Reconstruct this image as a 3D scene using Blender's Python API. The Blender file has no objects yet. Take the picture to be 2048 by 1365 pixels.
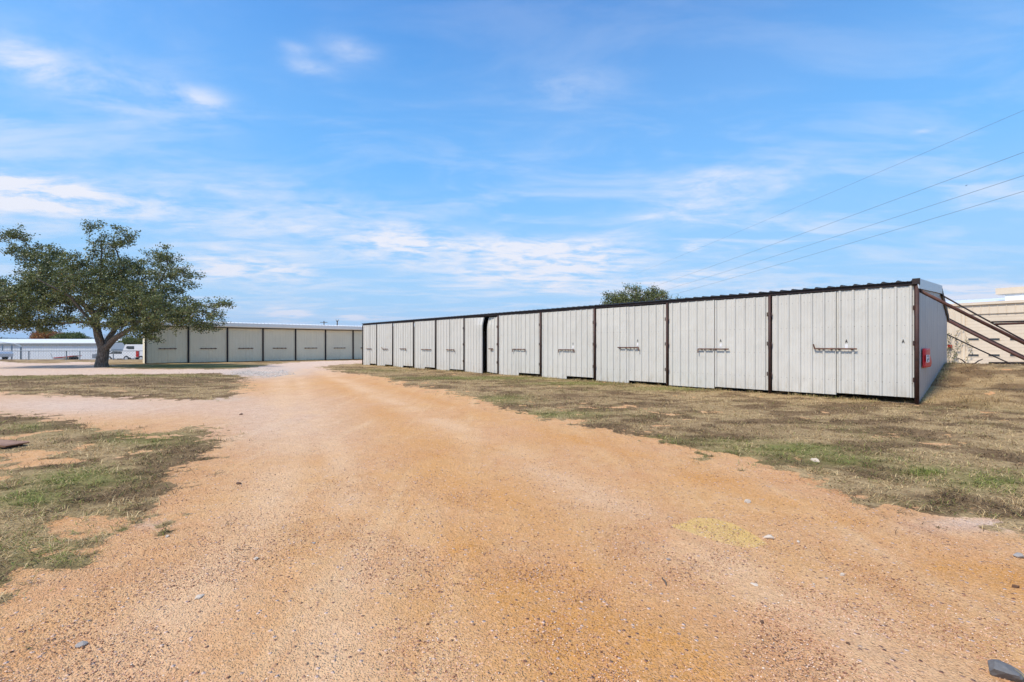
import bpy, bmesh, math, random
import numpy as np
from mathutils import Vector, Matrix, noise as mnoise
random.seed(7)
rng = np.random.default_rng(7)
R = math.radians
scene = bpy.context.scene
COL = scene.collection
# ------------------------------------------------------------------ camera
FP, CX, HY, CZ = 937.0, 1024.0, 691.0, 1.5        # focal (px of the 2048 photo), centre x, horizon y, eye height
cam = bpy.data.cameras.new('camera'); camo = bpy.data.objects.new('camera', cam); COL.objects.link(camo)
camo.location = (0, 0, CZ); camo.rotation_euler = (R(90), 0, 0)
cam.sensor_width = 36; cam.lens = FP/2048*36; cam.shift_y = (HY-682.5)/2048
cam.clip_start = 0.05; cam.clip_end = 20000
scene.camera = camo
# ------------------------------------------------------------------ node helper
class NT:
    def __init__(s, tree): s.t = tree; s.n = tree.nodes; s.l = tree.links
    def sock(s, node, key, v):
        if v is None: return
        i = node.inputs[key]
        if isinstance(v, bpy.types.NodeSocket): s.l.new(v, i)
        elif isinstance(v, (tuple, list)):
            i.default_value = (*v, 1.0) if (i.type == 'RGBA' and len(v) == 3) else v
        else: i.default_value = v
    def m(s, op, a, b=None, c=None, clamp=False):
        n = s.n.new('ShaderNodeMath'); n.operation = op; n.use_clamp = clamp
        s.sock(n, 0, a); s.sock(n, 1, b); s.sock(n, 2, c); return n.outputs[0]
    def vm(s, op, a, b=None, scale=None):
        n = s.n.new('ShaderNodeVectorMath'); n.operation = op
        s.sock(n, 0, a); s.sock(n, 1, b)
        if scale is not None: s.sock(n, 'Scale', scale)
        return n.outputs['Value'] if op in ('LENGTH', 'DOT_PRODUCT') else n.outputs[0]
    def sep(s, v):
        n = s.n.new('ShaderNodeSeparateXYZ'); s.sock(n, 0, v); return n.outputs
    def comb(s, x, y, z):
        n = s.n.new('ShaderNodeCombineXYZ'); s.sock(n, 0, x); s.sock(n, 1, y); s.sock(n, 2, z); return n.outputs[0]
    def noise(s, v, scale, detail=4, rough=0.55, dist=0.0, col=False):
        n = s.n.new('ShaderNodeTexNoise'); s.sock(n, 'Vector', v); s.sock(n, 'Scale', scale)
        s.sock(n, 'Detail', detail); s.sock(n, 'Roughness', rough); s.sock(n, 'Distortion', dist)
        return n.outputs['Color' if col else 'Fac']
    def voro(s, v, scale, feature='F1', out='Distance', rand=1.0):
        n = s.n.new('ShaderNodeTexVoronoi'); n.feature = feature; s.sock(n, 'Vector', v); s.sock(n, 'Scale', scale)
        s.sock(n, 'Randomness', rand); return n.outputs[out]
    def ss(s, v, a, b, lo=0.0, hi=1.0):
        n = s.n.new('ShaderNodeMapRange'); n.interpolation_type = 'SMOOTHSTEP'
        s.sock(n, 0, v); s.sock(n, 1, a); s.sock(n, 2, b); s.sock(n, 3, lo); s.sock(n, 4, hi); return n.outputs[0]
    def mix(s, f, a, b, mode='MIX'):
        n = s.n.new('ShaderNodeMix'); n.data_type = 'RGBA'; n.blend_type = mode
        s.sock(n, 0, f); s.sock(n, 6, a); s.sock(n, 7, b); return n.outputs[2]
    def ramp(s, f, stops):
        n = s.n.new('ShaderNodeValToRGB'); cr = n.color_ramp
        while len(cr.elements) < len(stops): cr.elements.new(0.5)
        for e, (p, c) in zip(cr.elements, stops): e.position = p; e.color = (*c, 1)
        s.sock(n, 0, f); return n.outputs[0]
    def attr(s, name, out='Fac'):
        n = s.n.new('ShaderNodeAttribute'); n.attribute_name = name; return n.outputs[out]
    def coord(s, out='Object'):
        return s.n.new('ShaderNodeTexCoord').outputs[out]
    def pos(s): return s.n.new('ShaderNodeNewGeometry').outputs['Position']
    def mapv(s, v, scale=(1, 1, 1), rot=(0, 0, 0)):
        n = s.n.new('ShaderNodeMapping'); s.sock(n, 'Vector', v); n.inputs['Scale'].default_value = scale
        n.inputs['Rotation'].default_value = rot; return n.outputs[0]

# ------------------------------------------------------------------ sun and sky
SUN_EL, SUN_AZ = R(54), math.atan2(-1.0, -0.74)     # azimuth from +Y towards +X
sd = Vector((math.sin(SUN_AZ)*math.cos(SUN_EL), math.cos(SUN_AZ)*math.cos(SUN_EL), math.sin(SUN_EL)))
sl = bpy.data.lights.new('sun', 'SUN'); sl.energy = 2.6; sl.angle = R(8.0); sl.color = (1.0, 0.90, 0.77)
so = bpy.data.objects.new('sun', sl); COL.objects.link(so); so.rotation_euler = sd.to_track_quat('Z', 'Y').to_euler()
so.location = (-20, 0, 30)
world = bpy.data.worlds.new('World'); scene.world = world; world.use_nodes = True
wt = world.node_tree; wt.nodes.clear(); W = NT(wt)
sky = wt.nodes.new('ShaderNodeTexSky'); sky.sky_type = 'NISHITA'; sky.sun_disc = False
sky.sun_elevation = SUN_EL; sky.sun_rotation = SUN_AZ; sky.altitude = 300; sky.air_density = 1.0; sky.dust_density = 0.3; sky.ozone_density = 2.0
hsv = wt.nodes.new('ShaderNodeHueSaturation'); hsv.inputs['Hue'].default_value = 0.497; hsv.inputs['Saturation'].default_value = 1.12; hsv.inputs['Value'].default_value = 1.0
wt.links.new(sky.outputs[0], hsv.inputs['Color'])
dirv = W.vm('NORMALIZE', W.coord('Generated'))
dx, dy, dz = W.sep(dirv)
az = W.m('ARCTAN2', dx, dy); el = W.m('ARCSINE', dz)
zc = W.m('ADD', W.m('MAXIMUM', dz, 0.0), 0.10)
pl = W.comb(W.m('DIVIDE', dx, zc), W.m('DIVIDE', dy, zc), 0.0)
plr = W.mapv(pl, scale=(1.0, 2.3, 1.0), rot=(0, 0, R(28)))
c1 = W.noise(plr, 1.3, 9, 0.62, 0.5)
c2 = W.noise(W.mapv(pl, scale=(1, 1.5, 1), rot=(0, 0, R(-12))), 3.4, 8, 0.66, 0.35)
c3 = W.noise(pl, 0.42, 3, 0.5)
def azel(px, py):
    d = Vector((px-CX, FP, HY-py)).normalized(); return math.atan2(d.x, d.y), math.asin(d.z)
spots = [(50, 385, 210, 34, .95), (620, 137, 46, 15, .24), (700, 100, 46, 24, .24), (590, 98, 30, 12, .16), (405, 197, 50, 20, .30), (820, 490, 90, 30, .75), (1000, 500, 70, 22, .5), (1150, 515, 120, 30, .75), (1060, 550, 160, 22, .5),
         (440, 535, 90, 26, .62), (570, 545, 60, 26, .5), (1290, 578, 80, 16, .5), (560, 625, 34, 9, .95), (600, 630, 26, 6, .5), (715, 635, 32, 6, .8), (1385, 495, 26, 9, .6),
         (1420, 365, 150, 28, .26), (1400, 420, 150, 22, .22), (1110, 175, 120, 30, .14), (50, 120, 90, 34, .34), (240, 190, 180, 60, .22), (1430, 552, 80, 12, .5), (1560, 575, 120, 14, .4), (1960, 585, 170, 18, .75),
         (1130, 578, 60, 9, .35), (560, 430, 260, 60, .22), (1850, 262, 22, 5, .3)]
acc = None
for (px, py, rx, ry, st) in spots:
    a0, e0 = azel(px, py); a1, _ = azel(px+rx, py); _, e1 = azel(px, py-ry)
    q = W.m('ADD', W.m('POWER', W.m('DIVIDE', W.m('SUBTRACT', az, a0), abs(a1-a0)), 2.0), W.m('POWER', W.m('DIVIDE', W.m('SUBTRACT', el, e0), abs(e1-e0)), 2.0))
    g = W.m('MULTIPLY', W.m('POWER', 2.718, W.m('MULTIPLY', q, -0.8)), st)
    acc = g if acc is None else W.m('ADD', acc, g)
wisp = W.ss(c1, 0.42, 0.70); fine = W.ss(c2, 0.34, 0.66)
low = W.ss(el, R(30), R(2))
veil = W.m('MULTIPLY', W.m('MULTIPLY', wisp, W.m('ADD', 0.20, W.m('MULTIPLY', low, 0.75))), W.ss(c3, 0.30, 0.62, 0.5, 1.0))
shape = W.m('MULTIPLY', acc, W.m('ADD', W.m('MULTIPLY', fine, 1.7), 0.08))
veilbase = W.m('MULTIPLY', W.ss(c3, 0.25, 0.7), 0.10)
cl = W.m('ADD', W.m('ADD', W.m('MULTIPLY', veil, 0.75), shape), veilbase, clamp=True)
horizon = W.ss(el, R(40), R(-2))
HORC = (2.6, 3.9, 5.15); MIDC = (1.0, 2.85, 5.2)
s0 = W.mix(1.0, hsv.outputs[0], (0.46, 1.0, 1.36), 'MULTIPLY')
s0 = W.mix(W.m('MULTIPLY', W.ss(el, R(44), R(8)), 0.85), s0, MIDC)
s1 = W.mix(W.m('MULTIPLY', W.ss(el, R(21), R(-2)), 0.9), s0, HORC)
zen = s1
s2 = W.mix(cl, zen, (4.65, 4.75, 5.2))
bg = wt.nodes.new('ShaderNodeBackground'); bg.inputs['Strength'].default_value = 0.112
wt.links.new(s2, bg.inputs['Color'])
wo = wt.nodes.new('ShaderNodeOutputWorld'); wt.links.new(bg.outputs[0], wo.inputs['Surface'])
scene.view_settings.view_transform = 'Standard'; scene.view_settings.look = 'None'
scene.view_settings.exposure = 0.80; scene.view_settings.gamma = 1.0

# ------------------------------------------------------------------ tagging helpers
def tag(o, label=None, cat=None, group=None, kind=None):
    if label: o['label'] = label
    if cat: o['category'] = cat
    if group: o['group'] = group
    if kind: o['kind'] = kind
    return o
def empty(name, loc=(0, 0, 0), rz=0.0, **k):
    o = bpy.data.objects.new(name, None); COL.objects.link(o); o.location = loc; o.rotation_euler = (0, 0, rz)
    o.empty_display_size = 0.3; return tag(o, **k)
class MB:
    def __init__(s): s.v = []; s.f = []; s.fa = []
    def box(s, x0, x1, y0, y1, z0, z1):
        i = len(s.v)
        s.v += [(x0, y0, z0), (x1, y0, z0), (x1, y1, z0), (x0, y1, z0), (x0, y0, z1), (x1, y0, z1), (x1, y1, z1), (x0, y1, z1)]
        s.f += [(i, i+3, i+2, i+1), (i+4, i+5, i+6, i+7), (i, i+1, i+5, i+4), (i+1, i+2, i+6, i+5), (i+2, i+3, i+7, i+6), (i+3, i, i+4, i+7)]
        return s
    def poly(s, pts):
        i = len(s.v); s.v += [tuple(p) for p in pts]; s.f.append(tuple(range(i, i+len(pts)))); return s
    def tube(s, pts, rad, n=8, cap=True):
        pts = [Vector(p) for p in pts]; m = len(pts)
        rad = rad if isinstance(rad, (list, tuple)) else [rad]*m
        i0 = len(s.v); ref = None
        for k, p in enumerate(pts):
            t = (pts[min(k+1, m-1)]-pts[max(k-1, 0)]).normalized()
            if ref is None: ref = Vector((0, 0, 1)) if abs(t.z) < 0.9 else Vector((1, 0, 0))
            a = (ref-t*ref.dot(t)).normalized(); ref = a; b = t.cross(a)
            for j in range(n):
                th = 2*math.pi*j/n; s.v.append(tuple(p+(a*math.cos(th)+b*math.sin(th))*rad[k]))
        for k in range(m-1):
            for j in range(n):
                q = (j+1) % n; s.f.append((i0+k*n+j, i0+k*n+q, i0+(k+1)*n+q, i0+(k+1)*n+j))
        if cap: s.f.append(tuple(i0+j for j in reversed(range(n)))); s.f.append(tuple(i0+(m-1)*n+j for j in range(n)))
        return s
    def prism(s, prof, axis, a0, a1):
        """closed polygon prof (2-D) swept along axis from a0 to a1; prof in the two other axes in order"""
        def P(u, v, w): return {'x': (w, u, v), 'y': (u, w, v), 'z': (u, v, w)}[axis]
        i = len(s.v); n = len(prof)
        s.v += [P(u, v, a0) for u, v in prof]+[P(u, v, a1) for u, v in prof]
        for j in range(n): q = (j+1) % n; s.f.append((i+j, i+q, i+n+q, i+n+j))
        s.f.append(tuple(i+j for j in reversed(range(n)))); s.f.append(tuple(i+n+j for j in range(n))); return s
    def build(s, name, mat, parent=None, smooth=False, fix=True):
        me = bpy.data.meshes.new(name); me.from_pydata(s.v, [], s.f); me.update()
        if fix:
            bm = bmesh.new(); bm.from_mesh(me); bmesh.ops.recalc_face_normals(bm, faces=bm.faces); bm.to_mesh(me); bm.free()
        if smooth: me.polygons.foreach_set('use_smooth', [True]*len(me.polygons))
        if mat: me.materials.append(mat)
        o = bpy.data.objects.new(name, me); COL.objects.link(o)
        if parent: o.parent = parent
        return o
def mesh_np(name, V, F, mat, attrs=None, smooth=False, parent=None):
    """V (n,3) array, F (m,k) array"""
    me = bpy.data.meshes.new(name); n, (m, k) = len(V), F.shape
    me.vertices.add(n); me.vertices.foreach_set('co', np.ascontiguousarray(V, dtype=np.float32).ravel())
    me.loops.add(m*k); me.loops.foreach_set('vertex_index', F.astype(np.int32).ravel())
    me.polygons.add(m); me.polygons.foreach_set('loop_start', np.arange(0, m*k, k, dtype=np.int32))
    me.update(calc_edges=True)
    for a, arr in (attrs or {}).items():
        at = me.attributes.new(a, 'FLOAT', 'POINT'); at.data.foreach_set('value', arr.astype(np.float32))
    if smooth: me.polygons.foreach_set('use_smooth', [True]*m)
    me.materials.append(mat)
    o = bpy.data.objects.new(name, me); COL.objects.link(o)
    if parent: o.parent = parent
    return o
# ------------------------------------------------------------------ materials
def newmat(name):
    m = bpy.data.materials.new(name); m.use_nodes = True; nt = NT(m.node_tree)
    return m, nt, m.node_tree.nodes['Principled BSDF']
def bump(nt, p, h, strength=0.3, dist=0.02):
    b = nt.n.new('ShaderNodeBump'); nt.sock(b, 'Height', h); b.inputs['Strength'].default_value = strength; b.inputs['Distance'].default_value = dist
    nt.l.new(b.outputs[0], p.inputs['Normal'])
def simple(name, c, rough=0.6, metal=0.0, var=0.15, scale=6.0, bmp=0.0):
    m, nt, p = newmat(name); v = nt.coord('Object')
    f = nt.noise(v, scale, 5, 0.6)
    k = nt.m('ADD', nt.m('MULTIPLY', nt.m('SUBTRACT', f, 0.5), 2*var), 1.0)
    nt.sock(p, 'Base Color', nt.vm('SCALE', (c[0], c[1], c[2]), scale=k))
    p.inputs['Roughness'].default_value = rough; p.inputs['Metallic'].default_value = metal
    if bmp: bump(nt, p, nt.noise(v, scale*8, 4), bmp, 0.01)
    return m
def painted_panel(name, c, dirt=(0.42, 0.36, 0.26), dirt_amt=0.5, rough=0.42, top=None, ztop=3.1, streak=0.35, screws=False):
    """sheet-metal paint: chalky variation, vertical run-off streaks, grime near the ground, faint oil-canning"""
    m, nt, p = newmat(name); v = nt.coord('Object'); x, y, z = nt.sep(v)
    big = nt.noise(nt.mapv(v, (0.35, 0.35, 0.22)), 2.0, 4, 0.6)
    st = nt.noise(nt.mapv(v, (14, 14, 0.35)), 1.0, 4, 0.65)
    fin = nt.noise(v, 40, 3, 0.6)
    k = nt.m('ADD', 0.93, nt.m('ADD', nt.m('MULTIPLY', nt.m('SUBTRACT', big, 0.5), 0.22), nt.m('MULTIPLY', nt.m('SUBTRACT', st, 0.5), 0.16*streak/0.35)))
    col = nt.vm('SCALE', c, scale=k)
    low = nt.m('MULTIPLY', nt.ss(z, 0.75, 0.02), nt.ss(nt.noise(nt.mapv(v, (5, 5, 1.6)), 1.6, 5, 0.7), 0.42, 0.72))
    col = nt.mix(nt.m('MULTIPLY', low, dirt_amt), col, dirt)
    stn = nt.m('MULTIPLY', nt.ss(st, 0.60, 0.80), nt.ss(nt.noise(nt.mapv(v, (1.2, 1.2, 0.5)), 1.5, 3), 0.48, 0.66))
    col = nt.mix(nt.m('MULTIPLY', stn, streak), col, (0.34, 0.30, 0.24))
    rust = nt.m('MULTIPLY', nt.ss(nt.noise(v, 13, 5, 0.75), 0.73, 0.80), nt.ss(nt.noise(v, 1.1, 2), 0.5, 0.66))
    col = nt.mix(nt.m('MULTIPLY', rust, 0.6), col, (0.20, 0.10, 0.055))
    if screws:
        sx = nt.m('MULTIPLY', nt.m('SUBTRACT', nt.m('FRACT', nt.m('DIVIDE', x, .1525)), .5), .1525); sz = nt.m('MULTIPLY', nt.m('SUBTRACT', nt.m('FRACT', nt.m('DIVIDE', nt.m('SUBTRACT', z, .16), .74)), .5), .74)
        dd = nt.m('POWER', nt.m('ADD', nt.m('MULTIPLY', sx, sx), nt.m('MULTIPLY', sz, sz)), .5)
        col = nt.mix(nt.m('MULTIPLY', nt.ss(dd, .012, .006), .75), col, (.10, .085, .07))
    nt.sock(p, 'Base Color', col)
    nt.sock(p, 'Roughness', nt.m('ADD', rough, nt.m('MULTIPLY', nt.m('SUBTRACT', fin, 0.5), 0.25)))
    h = nt.noise(nt.mapv(v, (1.6, 1.6, 0.7)), 1.5, 3, 0.5, 0.4)
    bump(nt, p, h, 0.8, 0.045)
    return m
def rusty(name, c, c2, rough=0.65):
    m, nt, p = newmat(name); v = nt.coord('Object')
    f = nt.ss(nt.noise(v, 5, 6, 0.7), 0.42, 0.66)
    g = nt.noise(v, 60, 3, 0.6)
    nt.sock(p, 'Base Color', nt.vm('SCALE', nt.mix(f, c, c2), scale=nt.m('ADD', 0.7, nt.m('MULTIPLY', g, 0.6))))
    nt.sock(p, 'Roughness', rough); bump(nt, p, g, 0.25, 0.01); return m
M = {}
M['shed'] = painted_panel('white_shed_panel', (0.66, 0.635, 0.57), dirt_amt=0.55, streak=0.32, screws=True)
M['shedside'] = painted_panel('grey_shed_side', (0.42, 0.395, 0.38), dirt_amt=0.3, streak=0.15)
M['tan'] = painted_panel('beige_panel', (0.88, 0.80, 0.58), dirt_amt=0.35, streak=0.15)
M['cream'] = painted_panel('cream_panel', (0.80, 0.67, 0.51), dirt_amt=0.35, streak=0.2)
M['white'] = painted_panel('white_panel', (0.74, 0.78, 0.82), dirt_amt=0.2, streak=0.1)
M['roofwhite'] = simple('white_roof_metal', (0.76, 0.76, 0.75), 0.35, 0.0, 0.08, 1.5)
M['eave'] = simple('white_eave_trim', (0.88, 0.84, 0.74), 0.4, 0.0, 0.06, 2)
M['galv'] = simple('galvanised_trim', (0.58, 0.61, 0.63), 0.38, 0.35, 0.12, 3)
M['roofdark'] = simple('dark_roof_metal', (0.035, 0.033, 0.032), 0.55, 0.2, 0.2, 4)  # galvanised roof coloured near-black to match its dark front edge
M['brown'] = rusty('red_oxide_steel', (0.060, 0.022, 0.015), (0.035, 0.014, 0.010))
M['brown2'] = rusty('sun_bleached_red_oxide', (0.10, 0.036, 0.023), (0.06, 0.022, 0.014))
M['plate'] = rusty('rusty_plate_steel', (0.34, 0.19, 0.11), (0.20, 0.10, 0.055))
M['darkbrown'] = rusty('dark_rust_steel', (0.024, 0.011, 0.008), (0.014, 0.007, 0.006))
M['rail'] = rusty('rusted_latch_steel', (0.10, 0.045, 0.030), (0.20, 0.085, 0.05))
M['greysteel'] = simple('grey_steel', (0.26, 0.29, 0.31), 0.5, 0.3, 0.1)
M['black'] = simple('black_mark', (0.015, 0.015, 0.015), 0.7, 0, 0.1)
M['screw'] = simple('dull_screw_head', (0.16, 0.15, 0.14), 0.5, 0.5, 0.1)
M['red'] = simple('red_vinyl', (0.66, 0.010, 0.018), 0.4, 0, 0.12, 8)
M['label'] = simple('white_vinyl', (0.80, 0.78, 0.78), 0.5, 0, 0.05)
M['glass'] = simple('dark_glass', (0.06, 0.07, 0.075), 0.12, 0, 0.1)
M['concrete'] = simple('pale_concrete', (0.50, 0.48, 0.44), 0.9, 0, 0.15, 5, 0.3)
M['paintwhite'] = simple('white_vehicle_paint', (0.78, 0.79, 0.80), 0.3, 0, 0.04)
M['paintgrey'] = simple('grey_vehicle_paint', (0.20, 0.22, 0.25), 0.35, 0.2, 0.05)
M['tyre'] = simple('black_tyre', (0.02, 0.02, 0.02), 0.85, 0, 0.1)
M['redlamp'] = simple('red_lamp_plastic', (0.45, 0.02, 0.015), 0.3, 0, 0.05)
M['wood'] = simple('weathered_pole_wood', (0.11, 0.085, 0.065), 0.85, 0, 0.25, 7, 0.4)
M['wire'] = simple('aluminium_wire', (0.20, 0.23, 0.26), 0.5, 0.2, 0.05)

# ------------------------------------------------------------------ picture -> place helpers
def GP(px, py, z=0.0):
    d = (CZ-z)*FP/(py-HY); return ((px-CX)/FP*d, d)
P0 = Vector((*GP(1833, 809), 0.0))                 # near corner of the white shed
D1 = Vector((178-CX, FP, 0)).normalized()          # along its front, away from us
E1 = Vector((D1.y, -D1.x, 0))                      # from its front to its back
if E1.y < 0: E1 = -E1
# ------------------------------------------------------------------ terrain and ground cover fields
def sstep(a, b, x):
    t = np.clip((x-a)/(b-a), 0, 1); return t*t*(3-2*t)
_perm = rng.random((256, 256))
def vnoise(x, y):
    xi = np.floor(x).astype(int); yi = np.floor(y).astype(int); fx = x-xi; fy = y-yi
    fx = fx*fx*(3-2*fx); fy = fy*fy*(3-2*fy)
    a = _perm[xi & 255, yi & 255]; b = _perm[(xi+1) & 255, yi & 255]; c = _perm[xi & 255, (yi+1) & 255]; d = _perm[(xi+1) & 255, (yi+1) & 255]
    return (a*(1-fx)+b*fx)*(1-fy)+(c*(1-fx)+d*fx)*fy
def fbm(x, y, s, o=4, g=0.55):
    r = 0; a = 1; tot = 0
    for k in range(o): r = r+a*vnoise(x*s+17.3*k, y*s+5.1*k); tot += a; a *= g; s *= 2.03
    return r/tot
def terrain0(x, y):
    """large forms only: the bank behind the shed's near end, the fall beyond the chain link fence"""
    s = (x-P0.x)*E1.x+(y-P0.y)*E1.y; t = (x-P0.x)*D1.x+(y-P0.y)*D1.y
    up = np.where(s < 5.6, 0.88*np.clip(s/5.6, 0, 1)**1.12, 0.88-0.58*sstep(5.9, 15, s))
    h = up*sstep(2.5, 0.2, t)
    far = sstep(46, 92, y)*sstep(-6, -22, x)
    return h-1.55*far
def poly_sd(px_poly, X, Y, z=0.0, world=False):
    P = np.array(px_poly if world else [GP(a, b, z) for a, b in px_poly]); n = len(P)
    ins = np.zeros(X.shape, bool); dm = np.full(X.shape, 1e9)
    for i in range(n):
        ax, ay = P[i]; bx, by = P[(i+1) % n]
        c = ((ay > Y) != (by > Y)) & (X < (bx-ax)*(Y-ay)/((by-ay) if by != ay else 1e-9)+ax); ins ^= c
        ex, ey = bx-ax, by-ay; t = np.clip(((X-ax)*ex+(Y-ay)*ey)/(ex*ex+ey*ey+1e-12), 0, 1)
        dm = np.minimum(dm, np.hypot(X-ax-t*ex, Y-ay-t*ey))
    return np.where(ins, dm, -dm)
ROAD = [(2600, 1230), (2048, 1072), (1900, 1040), (1800, 1014), (1700, 985), (1600, 955), (1500, 930), (1400, 900), (1250, 868), (1100, 838), (1010, 818), (940, 797), (850, 778), (760, 757), (690, 745), (640, 734),
        (645, 730), (730, 727), (900, 727), (900, 721.5), (730, 721.5), (640, 722.6), (560, 727), (480, 732), (300, 738.5), (150, 739), (0, 740), (-600, 738), (-600, 722.5), (0, 723), (60, 726.5), (120, 726.5), (200, 722.5), (205, 736.5), (-200, 736.5),
        (-600, 745), (0, 749), (300, 746), (440, 745), (500, 752), (500, 768), (470, 788), (420, 800), (250, 796), (100, 792), (0, 785), (-600, 778),
        (-600, 822), (0, 822), (100, 826), (150, 838), (200, 862), (300, 868), (400, 852), (425, 866), (440, 905), (375, 925), (330, 965), (345, 985), (300, 1010), (285, 1045), (215, 1078), (130, 1130), (40, 1185), (0, 1205), (-300, 1420), (-900, 2600), (3000, 2600)]
# the track that passes behind the oak is a band of its own
TRACK = [(-700, 723.5), (0, 723.5), (60, 727), (120, 727.5), (130, 724.5), (190, 725), (200, 731), (205, 737), (300, 738.5), (470, 739.5), (520, 733), (580, 726), (640, 722.6), (700, 721.6), (900, 721.2), (900, 727.5), (730, 727.5), (650, 731), (640, 735), (590, 745), (505, 757), (440, 747), (300, 748), (100, 751), (0, 752), (-700, 748)]
ROAD2 = [(2600, 1230), (2048, 1072), (1900, 1040), (1800, 1014), (1700, 985), (1600, 955), (1500, 930), (1400, 900), (1250, 868), (1100, 838), (1010, 818), (940, 797), (850, 778), (760, 757), (690, 745), (640, 734), (590, 732), (500, 752), (492, 770), (478, 788), (425, 800), (250, 797), (100, 792), (0, 785), (-700, 778),
         (-700, 822), (0, 824), (100, 828), (150, 840), (200, 862), (300, 868), (400, 855), (425, 868), (440, 900), (375, 925), (330, 965), (345, 985), (300, 1010), (285, 1045), (215, 1078), (130, 1130), (40, 1185), (0, 1205), (-300, 1420), (-900, 2600), (3000, 2600)]
def sd_road(X, Y):
    return np.maximum(poly_sd(ROAD2, X, Y), poly_sd(TRACK, X, Y))
def blob(X, Y, px, py, rx, ry, z=0.0):
    """soft ellipse on the ground, sized in photo pixels at that spot"""
    x0, y0 = GP(px, py, z); x1, _ = GP(px+rx, py, z); _, ya = GP(px, py-ry, z); _, yb = GP(px, py+ry, z)
    u = (X-x0*(Y/y0))/abs(x1-x0)/(Y/y0+1e-6); v = np.where(Y > y0, (Y-y0)/(ya-y0), (y0-Y)/(y0-yb))
    return np.exp(-(u*u+v*v)*1.2)
GREENS = [(170, 960, 120, 22, 1.0), (60, 1000, 90, 18, .9), (300, 880, 110, 16, .75), (250, 1060, 90, 14, .6), (120, 1120, 110, 25, .45), (30, 1165, 60, 30, .4), (60, 855, 70, 12, .5),
          (1560, 905, 170, 16, .9), (1700, 925, 110, 14, .8), (1850, 945, 80, 12, .7), (1980, 965, 110, 22, .95), (1290, 880, 90, 8, .6), (1100, 830, 110, 8, .7), (1000, 800, 70, 8, .6), (1440, 885, 90, 8, .5),
          (360, 733, 110, 4, 1.6), (450, 733, 50, 3, .9), (950, 757, 200, 4, .9), (1150, 768, 120, 4, .9), (1350, 778, 120, 5, .8), (300, 752, 180, 3, .6), (60, 755, 100, 4, .5), (740, 742, 90, 4, .45), (1480, 930, 60, 9, .6), (1600, 895, 80, 8, .6)]
BARES = [(90, 880, 90, 8, .5), (340, 905, 70, 8, .5), (90, 960, 60, 8, .5), (230, 1010, 60, 10, .5), (60, 1150, 70, 14, .6), (1850, 890, 90, 8, .45), (1300, 830, 60, 5, .4), (1150, 812, 60, 4, .4), (470, 890, 60, 14, .6), (130, 925, 120, 10, .8), (230, 900, 90, 8, .55), (160, 1050, 140, 18, .75), (50, 1090, 90, 22, .6), (1380, 830, 60, 7, .55), (1450, 838, 70, 7, .6), (1600, 918, 60, 6, .7), (1490, 925, 60, 9, .5), (1750, 870, 100, 8, .4), (1950, 1043, 130, 10, .9), (900, 800, 50, 6, .4),
         (60, 905, 60, 8, .5), (1240, 815, 60, 5, .4), (1960, 830, 80, 8, .3), (200, 782, 130, 5, .45)]
DARKS = [(330, 765, 150, 7, 1.0), (120, 760, 150, 6, .55), (60, 840, 90, 12, .6), (1450, 860, 160, 12, .5), (1150, 795, 160, 10, .6), (850, 755, 120, 6, .5), (1650, 990, 120, 9, .6), (1900, 1000, 130, 12, .6), (1250, 845, 120, 9, .5), (80, 1020, 120, 14, .4), (1930, 780, 90, 8, .5), (1700, 850, 150, 9, .45), (1560, 815, 120, 7, .4)]  # the opening blob paints the oak's shade; the rest are brown thatch patches
def add_blobs(lst, X, Y):
    r = np.zeros(X.shape)
    for a in lst: r = r+blob(X, Y, *a[:4])*a[4]
    return r
def fields(X, Y):
    D = np.maximum(np.hypot(X, Y), 1.0)
    sd = sd_road(X, Y)
    wob = (fbm(X, Y, 0.9, 4)-0.5)*1.0+(fbm(X+31, Y, 4.0, 4)-0.5)*0.75
    edge = sd+wob*np.clip(0.26*D**0.55, 0.3, 1.9)+(fbm(X-70, Y+12, 11.0, 3)-0.5)*0.55
    g = sstep(0.16, -0.34, edge)
    g = np.maximum(g, 0.9*sstep(0.64, 0.74, fbm(X+400, Y, 3.4, 3))*sstep(1.0, 0.3, sd)*sstep(0.3, 0.9, 1-sd*0.8))
    bare = add_blobs(BARES, X, Y)+0.25*sstep(-1.6, 0.0, sd)
    pat = fbm(X+77, Y+13, 1.7, 5, 0.62)
    g = g*(1-0.9*sstep(0.09, -0.09, pat-0.235-0.36*np.clip(bare, 0, 1.3)+0.25*(fbm(X, Y, 9, 3)-.5)))
    green = np.clip(add_blobs(GREENS, X, Y)*1.1*(0.35+1.2*fbm(X-9, Y+40, 2.6, 4))+0.16*sstep(0.55, 0.75, fbm(X+5, Y-40, 0.8, 4)), 0, 1)
    dark = np.clip(add_blobs(DARKS, X, Y)*(0.4+1.0*fbm(X+3, Y+90, 1.9, 4))+0.9*sstep(0.45, 0.60, fbm(X+50, Y*1.5+7, 1.2, 5)), 0, 1)
    return sd, g, green, dark
def ground_z(X, Y, g=None):
    z = terrain0(X, Y)
    near = sstep(60, 20, Y)
    z = z+near*(0.030*(fbm(X, Y, 0.55, 3)-0.5)+0.008*(fbm(X, Y, 3.1, 3)-0.5))
    return z
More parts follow.
